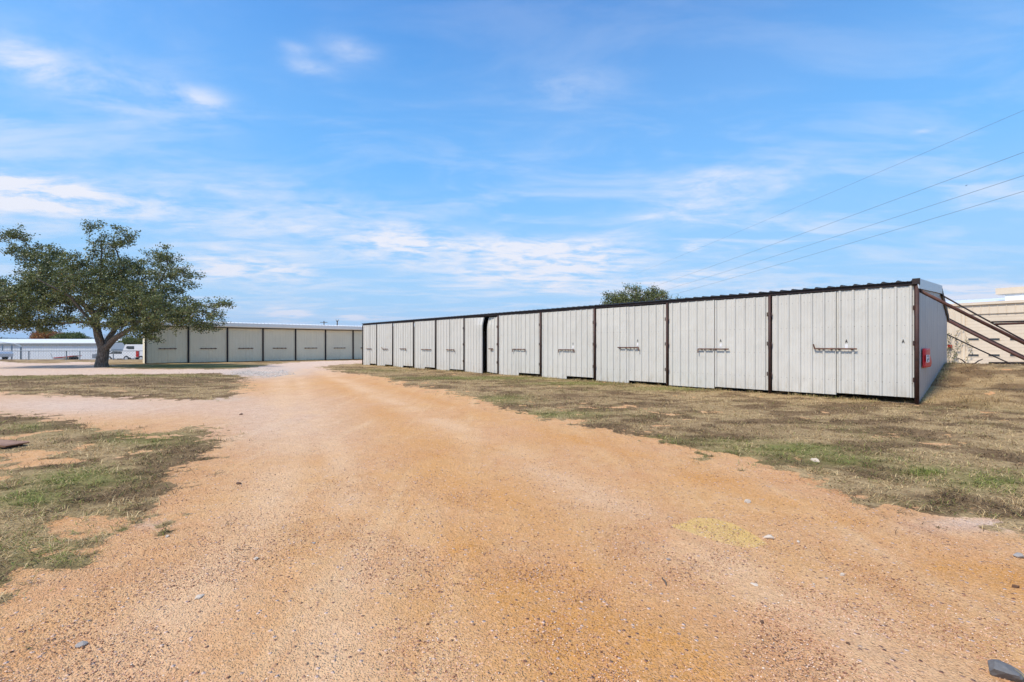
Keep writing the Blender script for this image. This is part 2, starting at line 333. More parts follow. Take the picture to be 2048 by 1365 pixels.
# ------------------------------------------------------------------ ground mesh
rad = np.concatenate([np.geomspace(0.35, 1.5, 14)[:-1], np.geomspace(1.5, 62, 560)[:-1], np.geomspace(62, 6500, 60)])
ang = np.concatenate([np.linspace(-180, -62, 26)[:-1], np.linspace(-62, 62, 760)[:-1], np.linspace(62, 180, 26)[:-1]])*math.pi/180
RR, AA = np.meshgrid(rad, ang, indexing='ij'); GX = RR*np.sin(AA); GY = RR*np.cos(AA)
sdv, gv, grv, dkv = fields(GX, GY); GZ = ground_z(GX, GY)+gv*0.016*fbm(GX, GY, 7.0, 3)+sstep(40, 15, GY)*(1-gv)*0.022*(fbm(GX+60, GY, 2.2, 4)-.5)
nr, na = RR.shape; idx = np.arange(nr*na).reshape(nr, na); nx = np.roll(idx, -1, axis=1)
F = np.stack([idx[:-1], nx[:-1], nx[1:], idx[1:]], -1).reshape(-1, 4)[:, ::-1]
Vg = np.stack([GX, GY, GZ], -1).reshape(-1, 3)
c = len(Vg); Vg = np.vstack([Vg, [[0, 0, float(GZ[0].mean())]]])
fan = np.stack([np.full(na, c), idx[0], nx[0], nx[0]], -1)
app = lambda a, v=0: np.append(a.ravel(), v)
pale = np.clip(sstep(17, 26, GY)*sstep(-6, -16, GX)+0.9*blob(GX, GY, 150, 812, 330, 26)+0.6*blob(GX, GY, 560, 850, 160, 60)+0.8*blob(GX, GY, 2000, 1050, 190, 18), 0, 1)
grey = np.clip(1.5*blob(GX, GY, 520, 746, 90, 11)*fbm(GX, GY, .7, 4)*1.5+0.55*blob(GX, GY, 440, 797, 60, 6)+0.4*blob(GX, GY, 300, 1050, 40, 10), 0, 1)

def sd_line(pxs, X, Y):
    P = np.array([GP(a, b) for a, b in pxs]); dm = np.full(X.shape, 1e9)
    for (ax, ay), (bx, by) in zip(P, P[1:]):
        ex, ey = bx-ax, by-ay; t = np.clip(((X-ax)*ex+(Y-ay)*ey)/(ex*ex+ey*ey), 0, 1); dm = np.minimum(dm, np.hypot(X-ax-t*ex, Y-ay-t*ey))
    return dm
tn = fbm(GX+5, GY-3, 1.3, 4)
rut = np.zeros(GX.shape)
for ln, w_ in (([(60, 1500), (330, 1240), (520, 1040), (590, 900), (570, 810), (560, 760), (610, 738)], .30), ([(2100, 1500), (1650, 1230), (1280, 1040), (1010, 900), (800, 810), (690, 765), (640, 742)], .28), ([(620, 1500), (700, 1180), (700, 1000), (660, 880), (610, 800), (600, 755)], .22)):
    rut = np.maximum(rut, np.exp(-(sd_line(ln, GX, GY)/(w_*(1+.02*GY)))**2)*np.clip(tn*2.4-.45, 0, 1))
rutd = np.zeros(GX.shape)
for ln, w_ in (([(1250, 1500), (1090, 1220), (940, 1060), (870, 920), (760, 820), (650, 755), (610, 740)], .34), ([(2300, 1280), (1900, 1120), (1650, 1030), (1300, 920), (1050, 850), (850, 795), (720, 760)], .22), ([(1500, 1500), (1270, 1260), (1120, 1110), (1000, 990)], .3)):
    rutd = np.maximum(rutd, np.exp(-(sd_line(ln, GX, GY)/(w_*(1+.02*GY)))**2)*np.clip(fbm(GX-50, GY+30, 1.5, 4)*2.4-.5, 0, 1))
ORG = [(930, 1100, 60, 40, .8), (640, 925, 60, 14, .8), (1060, 1180, 90, 70, .6), (1200, 1250, 120, 70, .6), (1320, 1320, 160, 60, .55), (820, 1210, 80, 50, .5), (880, 900, 120, 20, .5), (1080, 960, 120, 20, .35), (1900, 1140, 130, 22, .6), (1740, 1045, 110, 10, .6), (2000, 1160, 110, 24, .6), (700, 1290, 90, 50, .4), (420, 1120, 100, 30, .4), (1130, 880, 160, 14, .5), (1460, 960, 200, 12, .5), (760, 830, 120, 12, .4), (690, 1010, 70, 30, .35)]
org = np.clip(add_blobs(ORG, GX, GY)+.8*rutd, 0, 1)
stain = sstep(.06, -.02, -poly_sd([(1358, 1052), (1372, 1040), (1420, 1036), (1465, 1046), (1500, 1066), (1530, 1088), (1500, 1096), (1450, 1086), (1400, 1072)], GX, GY)+.16*(fbm(GX, GY, 6, 3)-.5))
gm, nt, p = newmat('dirt_road_and_turf')
pos = nt.pos(); g_ = nt.attr('grassy'); gr_ = nt.attr('green'); dk_ = nt.attr('dark'); pa_ = nt.attr('pale'); gy_ = nt.attr('grey'); oc_ = nt.attr('ochre'); or_ = nt.attr('orange')
xy = nt.vm('MULTIPLY', pos, (1, 1, 0))
n1 = nt.noise(xy, 0.7, 5, 0.6, 0.3); n2 = nt.noise(xy, 4.5, 6, 0.7, 0.2); n3 = nt.noise(xy, 38, 5, 0.75)
vcol = nt.voro(xy, 95, out='Color'); vr, vg_, vb = nt.sep(vcol); vd = nt.voro(xy, 95)
vcol2 = nt.voro(nt.vm('ADD', xy, (3.1, 7.7, 0)), 38, out='Color'); wr, wg, wb = nt.sep(vcol2); vd2 = nt.voro(nt.vm('ADD', xy, (3.1, 7.7, 0)), 38)
sand = nt.mix(nt.ss(n1, 0.30, 0.70), (0.66, 0.345, 0.160), (0.69, 0.375, 0.145))
sand = nt.mix(nt.ss(n2, 0.38, 0.70, 0, 0.55), sand, (0.77, 0.48, 0.235))
trk = nt.noise(nt.mapv(xy, (2.1, 0.16, 1), (0, 0, R(8))), 1.0, 4, 0.6, 0.6)
sand = nt.mix(nt.ss(trk, 0.52, 0.70, 0, 0.5), sand, (0.80, 0.53, 0.28))
sand = nt.mix(nt.ss(trk, 0.46, 0.30, 0, 0.4), sand, (0.57, 0.27, 0.10))
sand = nt.mix(nt.m('MULTIPLY', or_, nt.ss(n2, 0.25, 0.65, 0.2, 0.9)), sand, (0.66, 0.30, 0.070))
sand = nt.mix(nt.m('MULTIPLY', pa_, 0.9), sand, nt.mix(nt.ss(n2, 0.35, 0.7), (0.66, 0.50, 0.40), (0.80, 0.66, 0.53)))
sand = nt.mix(nt.m('MULTIPLY', gy_, nt.ss(n2, 0.3, 0.55, 0.3, 1.0)), sand, nt.mix(wr, (0.42, 0.38, 0.34), (0.66, 0.60, 0.53)))
sand = nt.mix(nt.m('MULTIPLY', nt.ss(nt.m('ADD', oc_, nt.m('MULTIPLY', nt.m('SUBTRACT', n2, 0.5), 0.5)), 0.3, 0.6), 0.95), sand, (0.78, 0.51, 0.16))
sand = nt.mix(nt.m('MULTIPLY', nt.attr('rut'), 0.7), sand, nt.mix(n2, (0.78, 0.49, 0.26), (0.85, 0.59, 0.36)))
peb = nt.mix(vr, (0.36, 0.15, 0.065), (0.95, 0.60, 0.36))
grav = nt.mix(nt.ss(nt.m('ADD', nt.m('MULTIPLY', vg_, 0.6), nt.m('MULTIPLY', n2, 0.5)), 0.48, 0.80, 0, 0.45), sand, peb)
grav = nt.mix(nt.m('MULTIPLY', nt.ss(wg, 0.82, 0.93), nt.ss(vd2, 0.5, 0.25)), grav, nt.mix(wb, (0.33, 0.16, 0.10), (0.85, 0.62, 0.50)))
cov = nt.mix(nt.ss(n3, 0.30, 0.72), (0.10, 0.060, 0.028), (0.66, 0.455, 0.22))
cov = nt.mix(nt.ss(n2, 0.40, 0.66, 0, 0.7), cov, nt.mix(n3, (0.34, 0.22, 0.11), (0.80, 0.58, 0.30)))
cov = nt.mix(nt.m('MULTIPLY', dk_, 0.78), cov, nt.mix(n3, (0.060, 0.033, 0.016), (0.26, 0.155, 0.075)))
cov = nt.mix(nt.m('MULTIPLY', gr_, nt.ss(n3, 0.2, 0.6, 0.30, 0.80)), cov, nt.mix(n3, (0.07, 0.085, 0.016), (0.30, 0.31, 0.075)))
gmask = nt.ss(nt.m('ADD', g_, nt.m('MULTIPLY', nt.m('SUBTRACT', nt.noise(xy, 12, 5, 0.75), 0.5), 0.8)), 0.36, 0.62)
far_ = nt.ss(nt.vm('LENGTH', xy), 90, 400)
base = nt.mix(gmask, grav, cov)
base = nt.mix(far_, base, (0.10, 0.10, 0.05))
nt.sock(p, 'Base Color', base); p.inputs['Roughness'].default_value = 0.95
p.inputs['Specular IOR Level'].default_value = 0.15
hgt = nt.m('ADD', nt.m('ADD', nt.m('MULTIPLY', n3, 0.5), nt.m('MULTIPLY', n2, 0.9)), nt.m('ADD', nt.m('MULTIPLY', nt.ss(vd, 0.6, 0.0), 0.22), nt.m('MULTIPLY', nt.m('MULTIPLY', nt.ss(vd2, 0.5, 0.0), nt.ss(wg, 0.6, 0.9)), 0.5)))
bump(nt, p, hgt, 1.0, 0.030)
go = mesh_np('ground', Vg, np.vstack([F, ]), gm, dict(grassy=app(gv), green=app(grv), dark=app(dkv), pale=app(pale), grey=app(grey), ochre=app(stain), rut=app(rut), orange=app(org)), smooth=True)
tag(go, 'orange gravel and sand drive with worn dry turf on both sides', kind='structure')

# ------------------------------------------------------------------ vegetation tools
def leafmat(name, stops, rough=0.55, trans=0.35, attr='tint'):
    m, nt, p = newmat(name)
    c = nt.ramp(nt.attr(attr), stops); nt.sock(p, 'Base Color', c); p.inputs['Roughness'].default_value = rough
    p.inputs['Specular IOR Level'].default_value = 0.3
    if trans:
        t = nt.n.new('ShaderNodeBsdfTranslucent'); nt.l.new(c, t.inputs[0]); mx = nt.n.new('ShaderNodeMixShader'); mx.inputs[0].default_value = trans
        out = nt.n['Material Output']; nt.l.new(p.outputs[0], mx.inputs[1]); nt.l.new(t.outputs[0], mx.inputs[2]); nt.l.new(mx.outputs[0], out.inputs[0])
    return m
M['blade'] = leafmat('turf_blades', [(0.0, (0.06, 0.036, 0.018)), (0.22, (0.24, 0.145, 0.068)), (0.45, (0.56, 0.39, 0.18)), (0.66, (0.80, 0.61, 0.32)), (0.70, (0.08, 0.095, 0.020)), (0.86, (0.19, 0.215, 0.045)), (1.0, (0.36, 0.36, 0.09))], 0.7, 0.2)
def blades(name, X, Y, Z, L, Wd, lean, tint, mat, parent=None):
    n = len(X); th = rng.uniform(0, 2*np.pi, n); hx, hy = np.cos(th), np.sin(th); px_, py_ = -hy, hx
    up = np.cos(lean); ou = np.sin(lean)
    b = np.stack([X, Y, Z], -1); w = Wd[:, None]/2*np.stack([px_, py_, np.zeros(n)], -1)
    mid = b+np.stack([hx*ou*L*0.35, hy*ou*L*0.35, up*L*0.62], -1)
    tip = b+np.stack([hx*ou*L, hy*ou*L, up*L*0.72+0.003], -1)
    V = np.stack([b-w, b+w, mid+w*0.8, mid-w*0.8, tip], 1).reshape(-1, 3)
    i = np.arange(n)*5
    Fq = np.concatenate([np.stack([i, i+1, i+2], -1), np.stack([i, i+2, i+3], -1), np.stack([i+3, i+2, i+4], -1)])
    return mesh_np(name, V, Fq, mat, dict(tint=np.repeat(tint, 5)), parent=parent)
NB = 1500000
u = rng.random(NB); a = rng.uniform(-50, 50, NB)*np.pi/180; d = 2.4*(34/2.4)**(u**0.85)
X = d*np.sin(a); Y = d*np.cos(a)
sd_, g_n, gr_n, dk_n = fields(X, Y)
clump = fbm(X+200, Y+11, 6.5, 3)
inshed = ((X-P0.x)*E1.x+(Y-P0.y)*E1.y > -0.02) & ((X-P0.x)*D1.x+(Y-P0.y)*D1.y > -0.02)
keep = (rng.random(NB) < g_n**1.3*np.clip((clump-0.30)*3.0, 0.10, 1)*np.clip(0.42+0.20*gr_n+0.1*dk_n, 0, 1)) & ~inshed & (Y > 1.2)
keep |= (rng.random(NB) < 0.0008) & ~inshed & (sd_ < 0.8)
X, Y, d, gr_n, dk_n, clump = X[keep], Y[keep], d[keep], gr_n[keep], dk_n[keep], clump[keep]
n = len(X); print('blades', n)
isg = rng.random(n) < np.clip(gr_n*0.85+0.05, 0, 0.8)
t = np.where(isg, rng.uniform(0.705, 1.0, n), np.clip(rng.normal(0.45, 0.19, n)-0.32*dk_n, 0.0, 0.68))
L = rng.uniform(0.028, 0.10, n)*(1+0.02*d)*(0.6+0.9*clump)*np.where(rng.random(n) < .04, 1.5, 1.0); wd = rng.uniform(0.0022, 0.0042, n)*(1+0.10*d)
lean = np.clip(rng.normal(1.32, 0.20, n), 0.35, 1.54)
bo = blades('dry_turf', X, Y, ground_z(X, Y)+0.004, L, wd, lean, t, M['blade'])
tag(bo, 'short matted dry turf, straw and olive, beside the drive', 'grass', kind='stuff')

# taller fringe where the mower never reaches: along the foot of the white shed
def fringe(name, p, q, n, lo, hi, off, label, tintf=None, zf=ground_z):
    tt = rng.random(n); oo = rng.normal(0, off, n); dr = Vector((q[0]-p[0], q[1]-p[1])); nn = Vector((-dr.y, dr.x)).normalized()
    X = p[0]+dr.x*tt+nn.x*oo; Y = p[1]+dr.y*tt+nn.y*oo
    k = rng.random(n) < np.clip((fbm(X, Y, 1.4, 3)-0.38)*5, 0.05, 1); X, Y = X[k], Y[k]; m = len(X)
    t = np.where(rng.random(m) < 0.3, rng.uniform(.72, 1, m), rng.uniform(.25, .68, m))
    o = blades(name, X, Y, zf(X, Y), rng.uniform(lo, hi, m), rng.uniform(.004, .008, m), np.clip(rng.normal(.7, .35, m), .05, 1.4), t, M['blade'])
    tag(o, label, 'grass', kind='stuff'); return o
q = P0+D1*34-E1*0.12; p_ = P0-E1*0.12+D1*0.1
fringe('shed_foot_grass', (p_.x, p_.y), (q.x, q.y), 9000, .04, .16, .07, 'ragged yellow green grass along the foot of the white shed')
p_ = P0-D1*0.18+E1*0.1; q = P0-D1*0.16+E1*6.2
fringe('bank_foot_grass', (p_.x, p_.y), (q.x, q.y), 1500, .04, .13, .08, 'straw coloured grass at the foot of the grey side wall')

# loose stones on the drive (uncountable)
def stones(name, n, r0, r1, smin, smax, mat, cond, label):
    u = rng.random(n); a = rng.uniform(-52, 52, n)*np.pi/180; d = r0*(r1/r0)**u
    X = d*np.sin(a); Y = d*np.cos(a); sd, g, _, _ = fields(X, Y)
    k = cond(X, Y, sd, g, d); X, Y, d = X[k], Y[k], d[k]; n = len(X)
    s = rng.uniform(smin, smax, n)*(0.7+0.8*rng.random(n)**3); th = rng.uniform(0, 6.28, n)
    base = np.array([[1, 0, 0], [.35, .85, .1], [-.7, .6, -.1], [-.8, -.55, .1], [.3, -.9, 0], [.1, .05, .62], [0, 0, -.5]])
    Fb = np.array([[0, 1, 5], [1, 2, 5], [2, 3, 5], [3, 4, 5], [4, 0, 5], [1, 0, 6], [2, 1, 6], [3, 2, 6], [4, 3, 6], [0, 4, 6]])
    V = base[None]*(1+rng.normal(0, .22, (n, 7, 3)))*s[:, None, None]
    c, s_ = np.cos(th)[:, None], np.sin(th)[:, None]
    Vx = V[..., 0]*c-V[..., 1]*s_+X[:, None]; Vy = V[..., 0]*s_+V[..., 1]*c+Y[:, None]; Vz = V[..., 2]+(ground_z(X, Y)+s*0.16)[:, None]
    V = np.stack([Vx, Vy, Vz], -1).reshape(-1, 3); Fa = (Fb[None]+(np.arange(n)*7)[:, None, None]).reshape(-1, 3)
    o = mesh_np(name, V, Fa, mat, dict(tint=np.repeat(rng.random(n), 7))); tag(o, label, 'gravel', kind='stuff'); return o
M['peb'] = leafmat('drive_pebbles', [(0, (0.12, 0.05, 0.03)), (0.35, (0.50, 0.25, 0.14)), (0.7, (0.72, 0.43, 0.28)), (0.93, (0.86, 0.60, 0.42)), (1, (0.82, 0.70, 0.56))], 0.9, 0)
stones('fine_gravel', 260000, 1.6, 16, .0020, .0052, M['peb'], lambda X, Y, sd, g, d: (sd > -0.3) & (rng.random(len(X)) < (1-g)*np.clip(fbm(X+9, Y, 1.6, 4)*2.4-0.55, .12, 1)*np.clip(4.5/d, .08, 1)), 'fine pinkish gravel scattered over the orange drive')
M['grav2'] = leafmat('grey_gravel', [(0, (0.40, 0.34, 0.28)), (0.5, (0.62, 0.54, 0.45)), (1, (0.80, 0.73, 0.64))], 0.9, 0)
x_, y_ = GP(530, 746)
stones('pale_gravel_patch', 150000, 20, 34, .02, .04, M['grav2'], lambda X, Y, sd, g, d: rng.random(len(X)) < 1.2*np.clip(blob(X, Y, 520, 746, 80, 10)*1.6*fbm(X, Y, .7, 4)-.35, 0, .6), 'pale grey gravel patch where the side track joins the drive')

# individual pale rocks
ico = bmesh.new(); bmesh.ops.create_icosphere(ico, subdivisions=2, radius=1.0)
rock_base = [v.co.copy() for v in ico.verts]; rock_faces = [[v.index for v in f.verts] for f in ico.faces]; ico.free()
def rock(px, py, wpx, mat, label, flat=0.5, seed=0, group='loose rocks lying on the drive', elong=1.25):
    x, y = GP(px, py); s = wpx/FP*math.hypot(x, y)*0.5
    vs = []
    for c in rock_base:
        k = 1+0.40*(mnoise.noise(c*1.5+Vector((seed*3.1, 0, 0))))+0.10*mnoise.noise(c*4+Vector((0, seed, 0)))
        vs.append((c.x*k*s, c.y*k*s/elong, c.z*k*s*flat))
    rp = random.Random(seed*7+1)
    for _ in range(11):
        n_ = Vector((rp.gauss(0, 1), rp.gauss(0, 1), rp.gauss(0, 1))).normalized(); lim = rp.uniform(.55, .82)
        ax_ = Vector((s, s/elong, s*flat)); out = []
        for v in vs:
            q = Vector((v[0]/ax_.x, v[1]/ax_.y, v[2]/ax_.z)); d_ = q.dot(n_)
            if d_ > lim: q = q-n_*(d_-lim)
            out.append((q.x*ax_.x*1.02, q.y*ax_.y*1.02, q.z*ax_.z*1.02))
        vs = out
    mb = MB(); mb.v = vs; mb.f = rock_faces; o = mb.build('loose_rock', mat)
    o.location = (x, y, float(ground_z(np.array([x]), np.array([y]))[0])+s*flat*0.45); o.rotation_euler = (0, 0, seed*1.3)
    return tag(o, label, 'rock', group)
M['rockw'] = simple('pale_limestone', (0.58, 0.48, 0.37), 0.9, 0, 0.2, 30, 0.3)
M['rockg'] = simple('grey_limestone', (0.33, 0.30, 0.27), 0.9, 0, 0.3, 30, 0.4)
M['rockdk'] = simple('slate_grey_rock', (0.17, 0.165, 0.16), 0.9, 0, 0.45, 40, 0.6)
M['rockd'] = simple('dark_clod', (0.13, 0.07, 0.04), 0.95, 0, 0.3, 30, 0.4)
for i, (px, py, w, mt, lb, fl) in enumerate([
    (1495, 1005, 15, 'rockw', 'pale tan rock near the grass edge right of the drive centre, above the yellow stain', .6),
    (1537, 1078, 14, 'rockw', 'pale angular rock just right of the yellow sand stain', .5),
    (1597, 1085, 6, 'rockw', 'tiny white stone a little right of the rock beside the yellow stain', .6),
    (1508, 1170, 14, 'rockw', 'flat pale sliver of rock on the drive below the yellow stain', .28),
    (1684, 1152, 9, 'rockw', 'small white stone right of the flat sliver, mid right of the drive', .5),
    (1628, 1171, 6, 'rockw', 'tiny white stone between the flat sliver and the small white stone', .6),
    (2013, 1354, 44, 'rockdk', 'large blue grey rock at the bottom right corner of the drive', .55),
    (2037, 1117, 12, 'rockg', 'small grey stone on the drive at the right edge of the picture', .6),
    (1632, 925, 12, 'rockw', 'white stone lying in the turf between the drive and the shed', .7),
    (399, 1193, 17, 'rockw', 'flat white rock on the left part of the drive near the turf corner', .35),
    (512, 1117, 10, 'rockw', 'small pale stone near the curl of wire on the left of the drive', .4),
    (162, 1288, 15, 'rockg', 'pale grey rock at the lower left of the drive', .4),
    (335, 1072, 8, 'rockw', 'small grey white stone close to the left turf edge', .5),
    (627, 1085, 7, 'rockg', 'small bluish stone in the middle left of the drive', .5),
    (509, 1269, 8, 'rockg', 'small blue grey pebble low on the left of the drive', .5),
    (1336, 1121, 9, 'rockg', 'small dull stone above the little stick on the drive', .5),
    (478, 968, 10, 'rockd', 'dark brown clod of earth on the drive left of centre', .4),
    (482, 830, 6, 'rockd', 'dark clod at the far left side of the drive', .5),
    (855, 1250, 7, 'rockd', 'dark round clod in the lower middle of the drive', .6),
    (1524, 1247, 9, 'rockd', 'brown round clod on the lower right of the drive', .6),
    (1697, 1291, 8, 'rockd', 'dark green brown clod near the bottom right of the drive', .5),
    (2030, 1176, 11, 'rockd', 'brown clod on the drive at the right edge beneath the grey stone', .5)]):
    rock(px, py, w, M[mt], lb, fl, i+1)
# stick, wire curl, rusty plate
x, y = GP(1328, 1165); mb = MB(); mb.tube([(0, -.05, .006), (.004, -.01, .012), (-.002, .03, .010), (.006, .055, .006)], [.004, .005, .004, .002], 6)
o = mb.build('stick', M['wood']); o.location = (x, y, 0.0); tag(o, 'short dark stick lying on the drive below the yellow stain', 'stick')
x, y = GP(487, 1100); mb = MB()
mb.tube([(-.05, .02, .006), (-.06, -.015, .006), (-.03, -.03, .008), (.0, -.025, .01), (.03, -.032, .008), (.055, -.01, .006), (.05, .015, .005), (.02, .022, .006)], .0016, 5)
o = mb.build('wire_curl', M['darkbrown']); o.location = (x, y, .004); tag(o, 'thin curl of wire lying on the left part of the drive', 'wire')
x, y = GP(4, 895); mb = MB(); r_ = empty('rusty_plate', (x, y, 0), R(-8), label='rusty steel plate propped in the turf at the left edge', cat='metal plate')
mb.prism([(-.30, .035), (.25, .035), (.27, .055), (.25, .062), (-.30, .078)], 'y', -.14, .16); mb.build('plate', M['plate'], r_)
MB().box(-.27, .20, -.10, .12, -.02, .036).build('shadow_block', M['darkbrown'], r_)  # dark block added in place of the shadow beneath the plate

# ------------------------------------------------------------------ corrugated sheet
def rib_profile(x0, x1, phase=0.0, pitch=0.305, h=0.040, base=0.082, top=0.034, minor=0.007):
    """R-panel section: list of (x, height) from x0 to x1"""
    ev = []; k0 = math.floor((x0-phase)/pitch)-1; k1 = math.ceil((x1-phase)/pitch)+1
    for k in range(k0, k1+1):
        c = phase+k*pitch
        ev += [(c-base/2, 0), (c-top/2, h), (c+top/2, h), (c+base/2, 0)]
        if minor:
            for q in (pitch*0.37, pitch*0.63):
                ev += [(c+q-.017, 0), (c+q-.007, minor), (c+q+.007, minor), (c+q+.017, 0)]
    ev.sort()
    def at(x):
        for (a, ha), (b, hb) in zip(ev, ev[1:]):
            if a <= x <= b: return ha+(hb-ha)*(x-a)/(b-a+1e-9)
        return 0
    return [(x0, at(x0))]+[e for e in ev if x0+1e-4 < e[0] < x1-1e-4]+[(x1, at(x1))]
def sheet(name, mat, parent, x0, x1, z0, z1, y0=0.0, out=1, thick=0.03, phase=0.0, nz=1, warp=None, ztop=None, zbot=None, **k):
    """vertical ribbed panel in local x-z; ribs stand out along out*y; closed solid"""
    pr = rib_profile(x0, x1, phase, **k); mb = MB(); n = len(pr)
    for j in range(nz+1):
        f = j/nz
        for (x, h) in pr:
            za = zbot(x) if zbot else z0; zb = ztop(x) if ztop else z1; z = za+(zb-za)*f
            yf = y0+out*h; yb = y0-out*thick
            if warp: (xa, ya, za_), (xb, yb_, zb_) = warp(x, yf, z), warp(x, yb, z)
            else: (xa, ya, za_), (xb, yb_, zb_) = (x, yf, z), (x, yb, z)
            mb.v += [(xa, ya, za_), (xb, yb_, zb_)]
    def I(j, i, b): return (j*n+i)*2+b
    for j in range(nz):
        for i in range(n-1):
            mb.f.append((I(j, i, 0), I(j, i+1, 0), I(j+1, i+1, 0), I(j+1, i, 0)))
            mb.f.append((I(j, i, 1), I(j+1, i, 1), I(j+1, i+1, 1), I(j, i+1, 1)))
        for i in (0, n-1): mb.f.append((I(j, i, 0), I(j+1, i, 0), I(j+1, i, 1), I(j, i, 1)))
    for j in (0, nz):
        for i in range(n-1): mb.f.append((I(j, i, 0), I(j, i, 1), I(j, i+1, 1), I(j, i+1, 0)))
    return mb.build(name, mat, parent)
def text_obj(txt, size, mat, parent, loc, rot, name='lettering', ext=0.001, sx=1.0):
    cu = bpy.data.curves.new(name, 'FONT'); cu.body = txt; cu.size = size; cu.extrude = ext; cu.align_x = 'CENTER'; cu.align_y = 'CENTER'; cu.offset = size*0.012
    tmp = bpy.data.objects.new(name, cu); COL.objects.link(tmp)
    dg = bpy.context.evaluated_depsgraph_get(); me = bpy.data.meshes.new_from_object(tmp.evaluated_get(dg))
    bpy.data.objects.remove(tmp); bpy.data.curves.remove(cu)
    me.materials.clear(); me.materials.append(mat)
    o = bpy.data.objects.new(name, me); COL.objects.link(o); o.parent = parent; o.location = loc; o.rotation_euler = rot; o.scale = (sx, 1, 1); return o

# ------------------------------------------------------------------ white shed
SH = empty('storage_shed', P0, math.atan2(D1.y, D1.x), label='long white ribbed metal storage shed with double doors and brown posts', cat='storage shed')
def u_on(px, yoff=0.0):
    """distance along the shed front of the point seen at photo column px (yoff = outwards)"""
    k = (px-CX)/FP; o = P0-E1*yoff
    return (k*o.y-o.x)/(D1.x-k*D1.y)
def z_on(px, py, yoff=0.0):
    u = u_on(px, yoff); o = P0-E1*yoff+D1*u; return CZ+(HY-py)/FP*o.y
POSTS = [1833, 1541, 1336, 1191, 1083, 998, 930, 873, 829, 787, 755]
UP = [-0.015]+[u_on(x) for x in POSTS[1:]]+[u_on(727)]
HT = 3.10; DEP = 6.3
# local frame: x along the front (away), y outwards (towards the drive), z up
for i, uu in enumerate(UP):
    r = 0.038 if i else 0.047
    yo = 0.07 if i else 0.05; mb = MB(); mb.tube([(uu, yo, -0.1), (uu, yo, 3.02)], r if i < 11 else .04, 12)
    po = mb.build('post', M['brown'] if i < 6 else M['darkbrown'], SH, True)
    if i < 7:
        for hz in (0.62, 1.55, 2.45):
            for s_ in ((-1, 1) if i else (1,)):
                MB().tube([(uu+s_*0.058, 0.095, hz-0.06), (uu+s_*0.058, 0.095, hz+0.06)], 0.016, 8).build('hinge', M['brown'], po)
def plain(xx): return xx
BARS = [(1630, 1714, 698, 'L'), (1397, 1458, 698.5, 'L2'), (1236, 1278, 695.5, 'R'), (1118, 1149, 700, 'B'), (1026, 1051, 699, 'B'), (978, 985, 698, 'R'), (893, 909, 700, 'R'), (843, 863, 699.5, ''), (800, 812, 698, 'R'), (765, 776, 698.5, 'L'), (733, 743, 698, '')]
LOWLEFT = [0.115, 0.055, 0.03, .02, .02, .06, .02, .02, .02, .02, .02]
LOWRIGHT = [0.165, 0.11, 0.13, .15, .16, .03, .12, .14, .14, .14, .14]
for i in range(11):
    a, b = UP[i], UP[i+1]; mid = (a+b)/2; gpx = 0.060
    za, zb = LOWRIGHT[i], LOWLEFT[i]                  # near leaf (right in view) and far leaf (left in view)
    if i == 5:                                         # the pair that stands ajar, top corners bent back
        gap = u_on(970); wfar = b-gap
        def warp_far(x, y, z, b=b, w=wfar):
            s = (b-gpx-x)/w; s = max(0, s); bend = max(0, (z-2.55)/0.45)
            return (x+.05*s*bend, y+0.26*s-0.20*s*bend*max(0, s-0.3), z-0.03*s*bend)
        def warp_near(x, y, z, a=a):
            s = (x-a-gpx)/(gap-a); bend = max(0, (z-2.45)/0.6)
            return (x-0.10*s, y-0.05*s-0.20*s*bend, z+0.06*s*s)
        fl = sheet('door_leaf', M['shed'], SH, gap-0.14, b-gpx, 0.03, 3.0, 0.02, phase=a+0.1, nz=14, warp=warp_far)
        tag(fl, 'door leaf standing ajar with its top corner bent back')
        nl = sheet('door_leaf', M['shed'], SH, a+gpx, gap-0.07, 0.06, 2.96, 0.02, phase=a+0.1, nz=14, warp=warp_near)
    else:
        nl = sheet('door_leaf', M['shed'], SH, a+gpx, mid-0.004, za, 3.02, 0.02+0.006*(i % 2), phase=a+0.12+0.03*(i % 3), ztop=(lambda x, i=i: 3.02-0.012*(i % 3)))
        fl = sheet('door_leaf', M['shed'], SH, mid+0.004, b-gpx, zb, 3.0, 0.03, phase=a+0.20+0.02*(i % 4), ztop=(lambda x, i=i: 3.0+0.01*((i+1) % 3)))
    # latch bar
    l, r, py, end = BARS[i]; u0, u1 = u_on(r, .07), u_on(l, .07); zc_ = z_on((l+r)/2, py, .07)
    lb = MB(); rr = 0.021
    lb.tube([(u0, .095, zc_), (u1, .095, zc_)], rr, 8)
    if end in ('L',): lb.tube([(u1, .095, zc_-.01), (u1+.03, .11, zc_+.13)], rr*.9, 8)
    if end in ('L2', 'B'): lb.tube([(u1, .095, zc_+.01), (u1, .11, zc_-.13)], rr*.9, 8)
    if end in ('R', 'B'): lb.tube([(u0, .095, zc_+.01), (u0, .11, zc_-.12)], rr*.9, 8)
    for f in (0.12, 0.42, 0.6, 0.9):
        q = u0+(u1-u0)*f; lb.box(q-.022, q+.022, .03, .09, zc_-.028, zc_+.024)
    lb.build('latch_bar', M['rail'], fl if i != 5 else nl)
    if i in (0, 1, 2, 3):
        apx, apy = [(1679, 683), (1437, 682), (1263, 682), (1138, 688)][i]
        ua, zA = u_on(apx, .03), z_on(apx, apy, .03)
        ph = a+0.12+0.03*(i % 3); kk = round((ua-ph)/.305-.5); kk = kk if ph+(kk+.5)*.305 < mid-.09 else kk-1; ua = ph+(kk+.5)*.305
        text_obj('A', 0.13, M['black'], nl, (ua, 0.034, zA), (R(90), 0, R(180)), 'letter', sx=.62)
        MB().box(ua-.035, ua+.035, .022, .0345, zA-.20, zA-.095).build('number_tag', M['label'], nl)
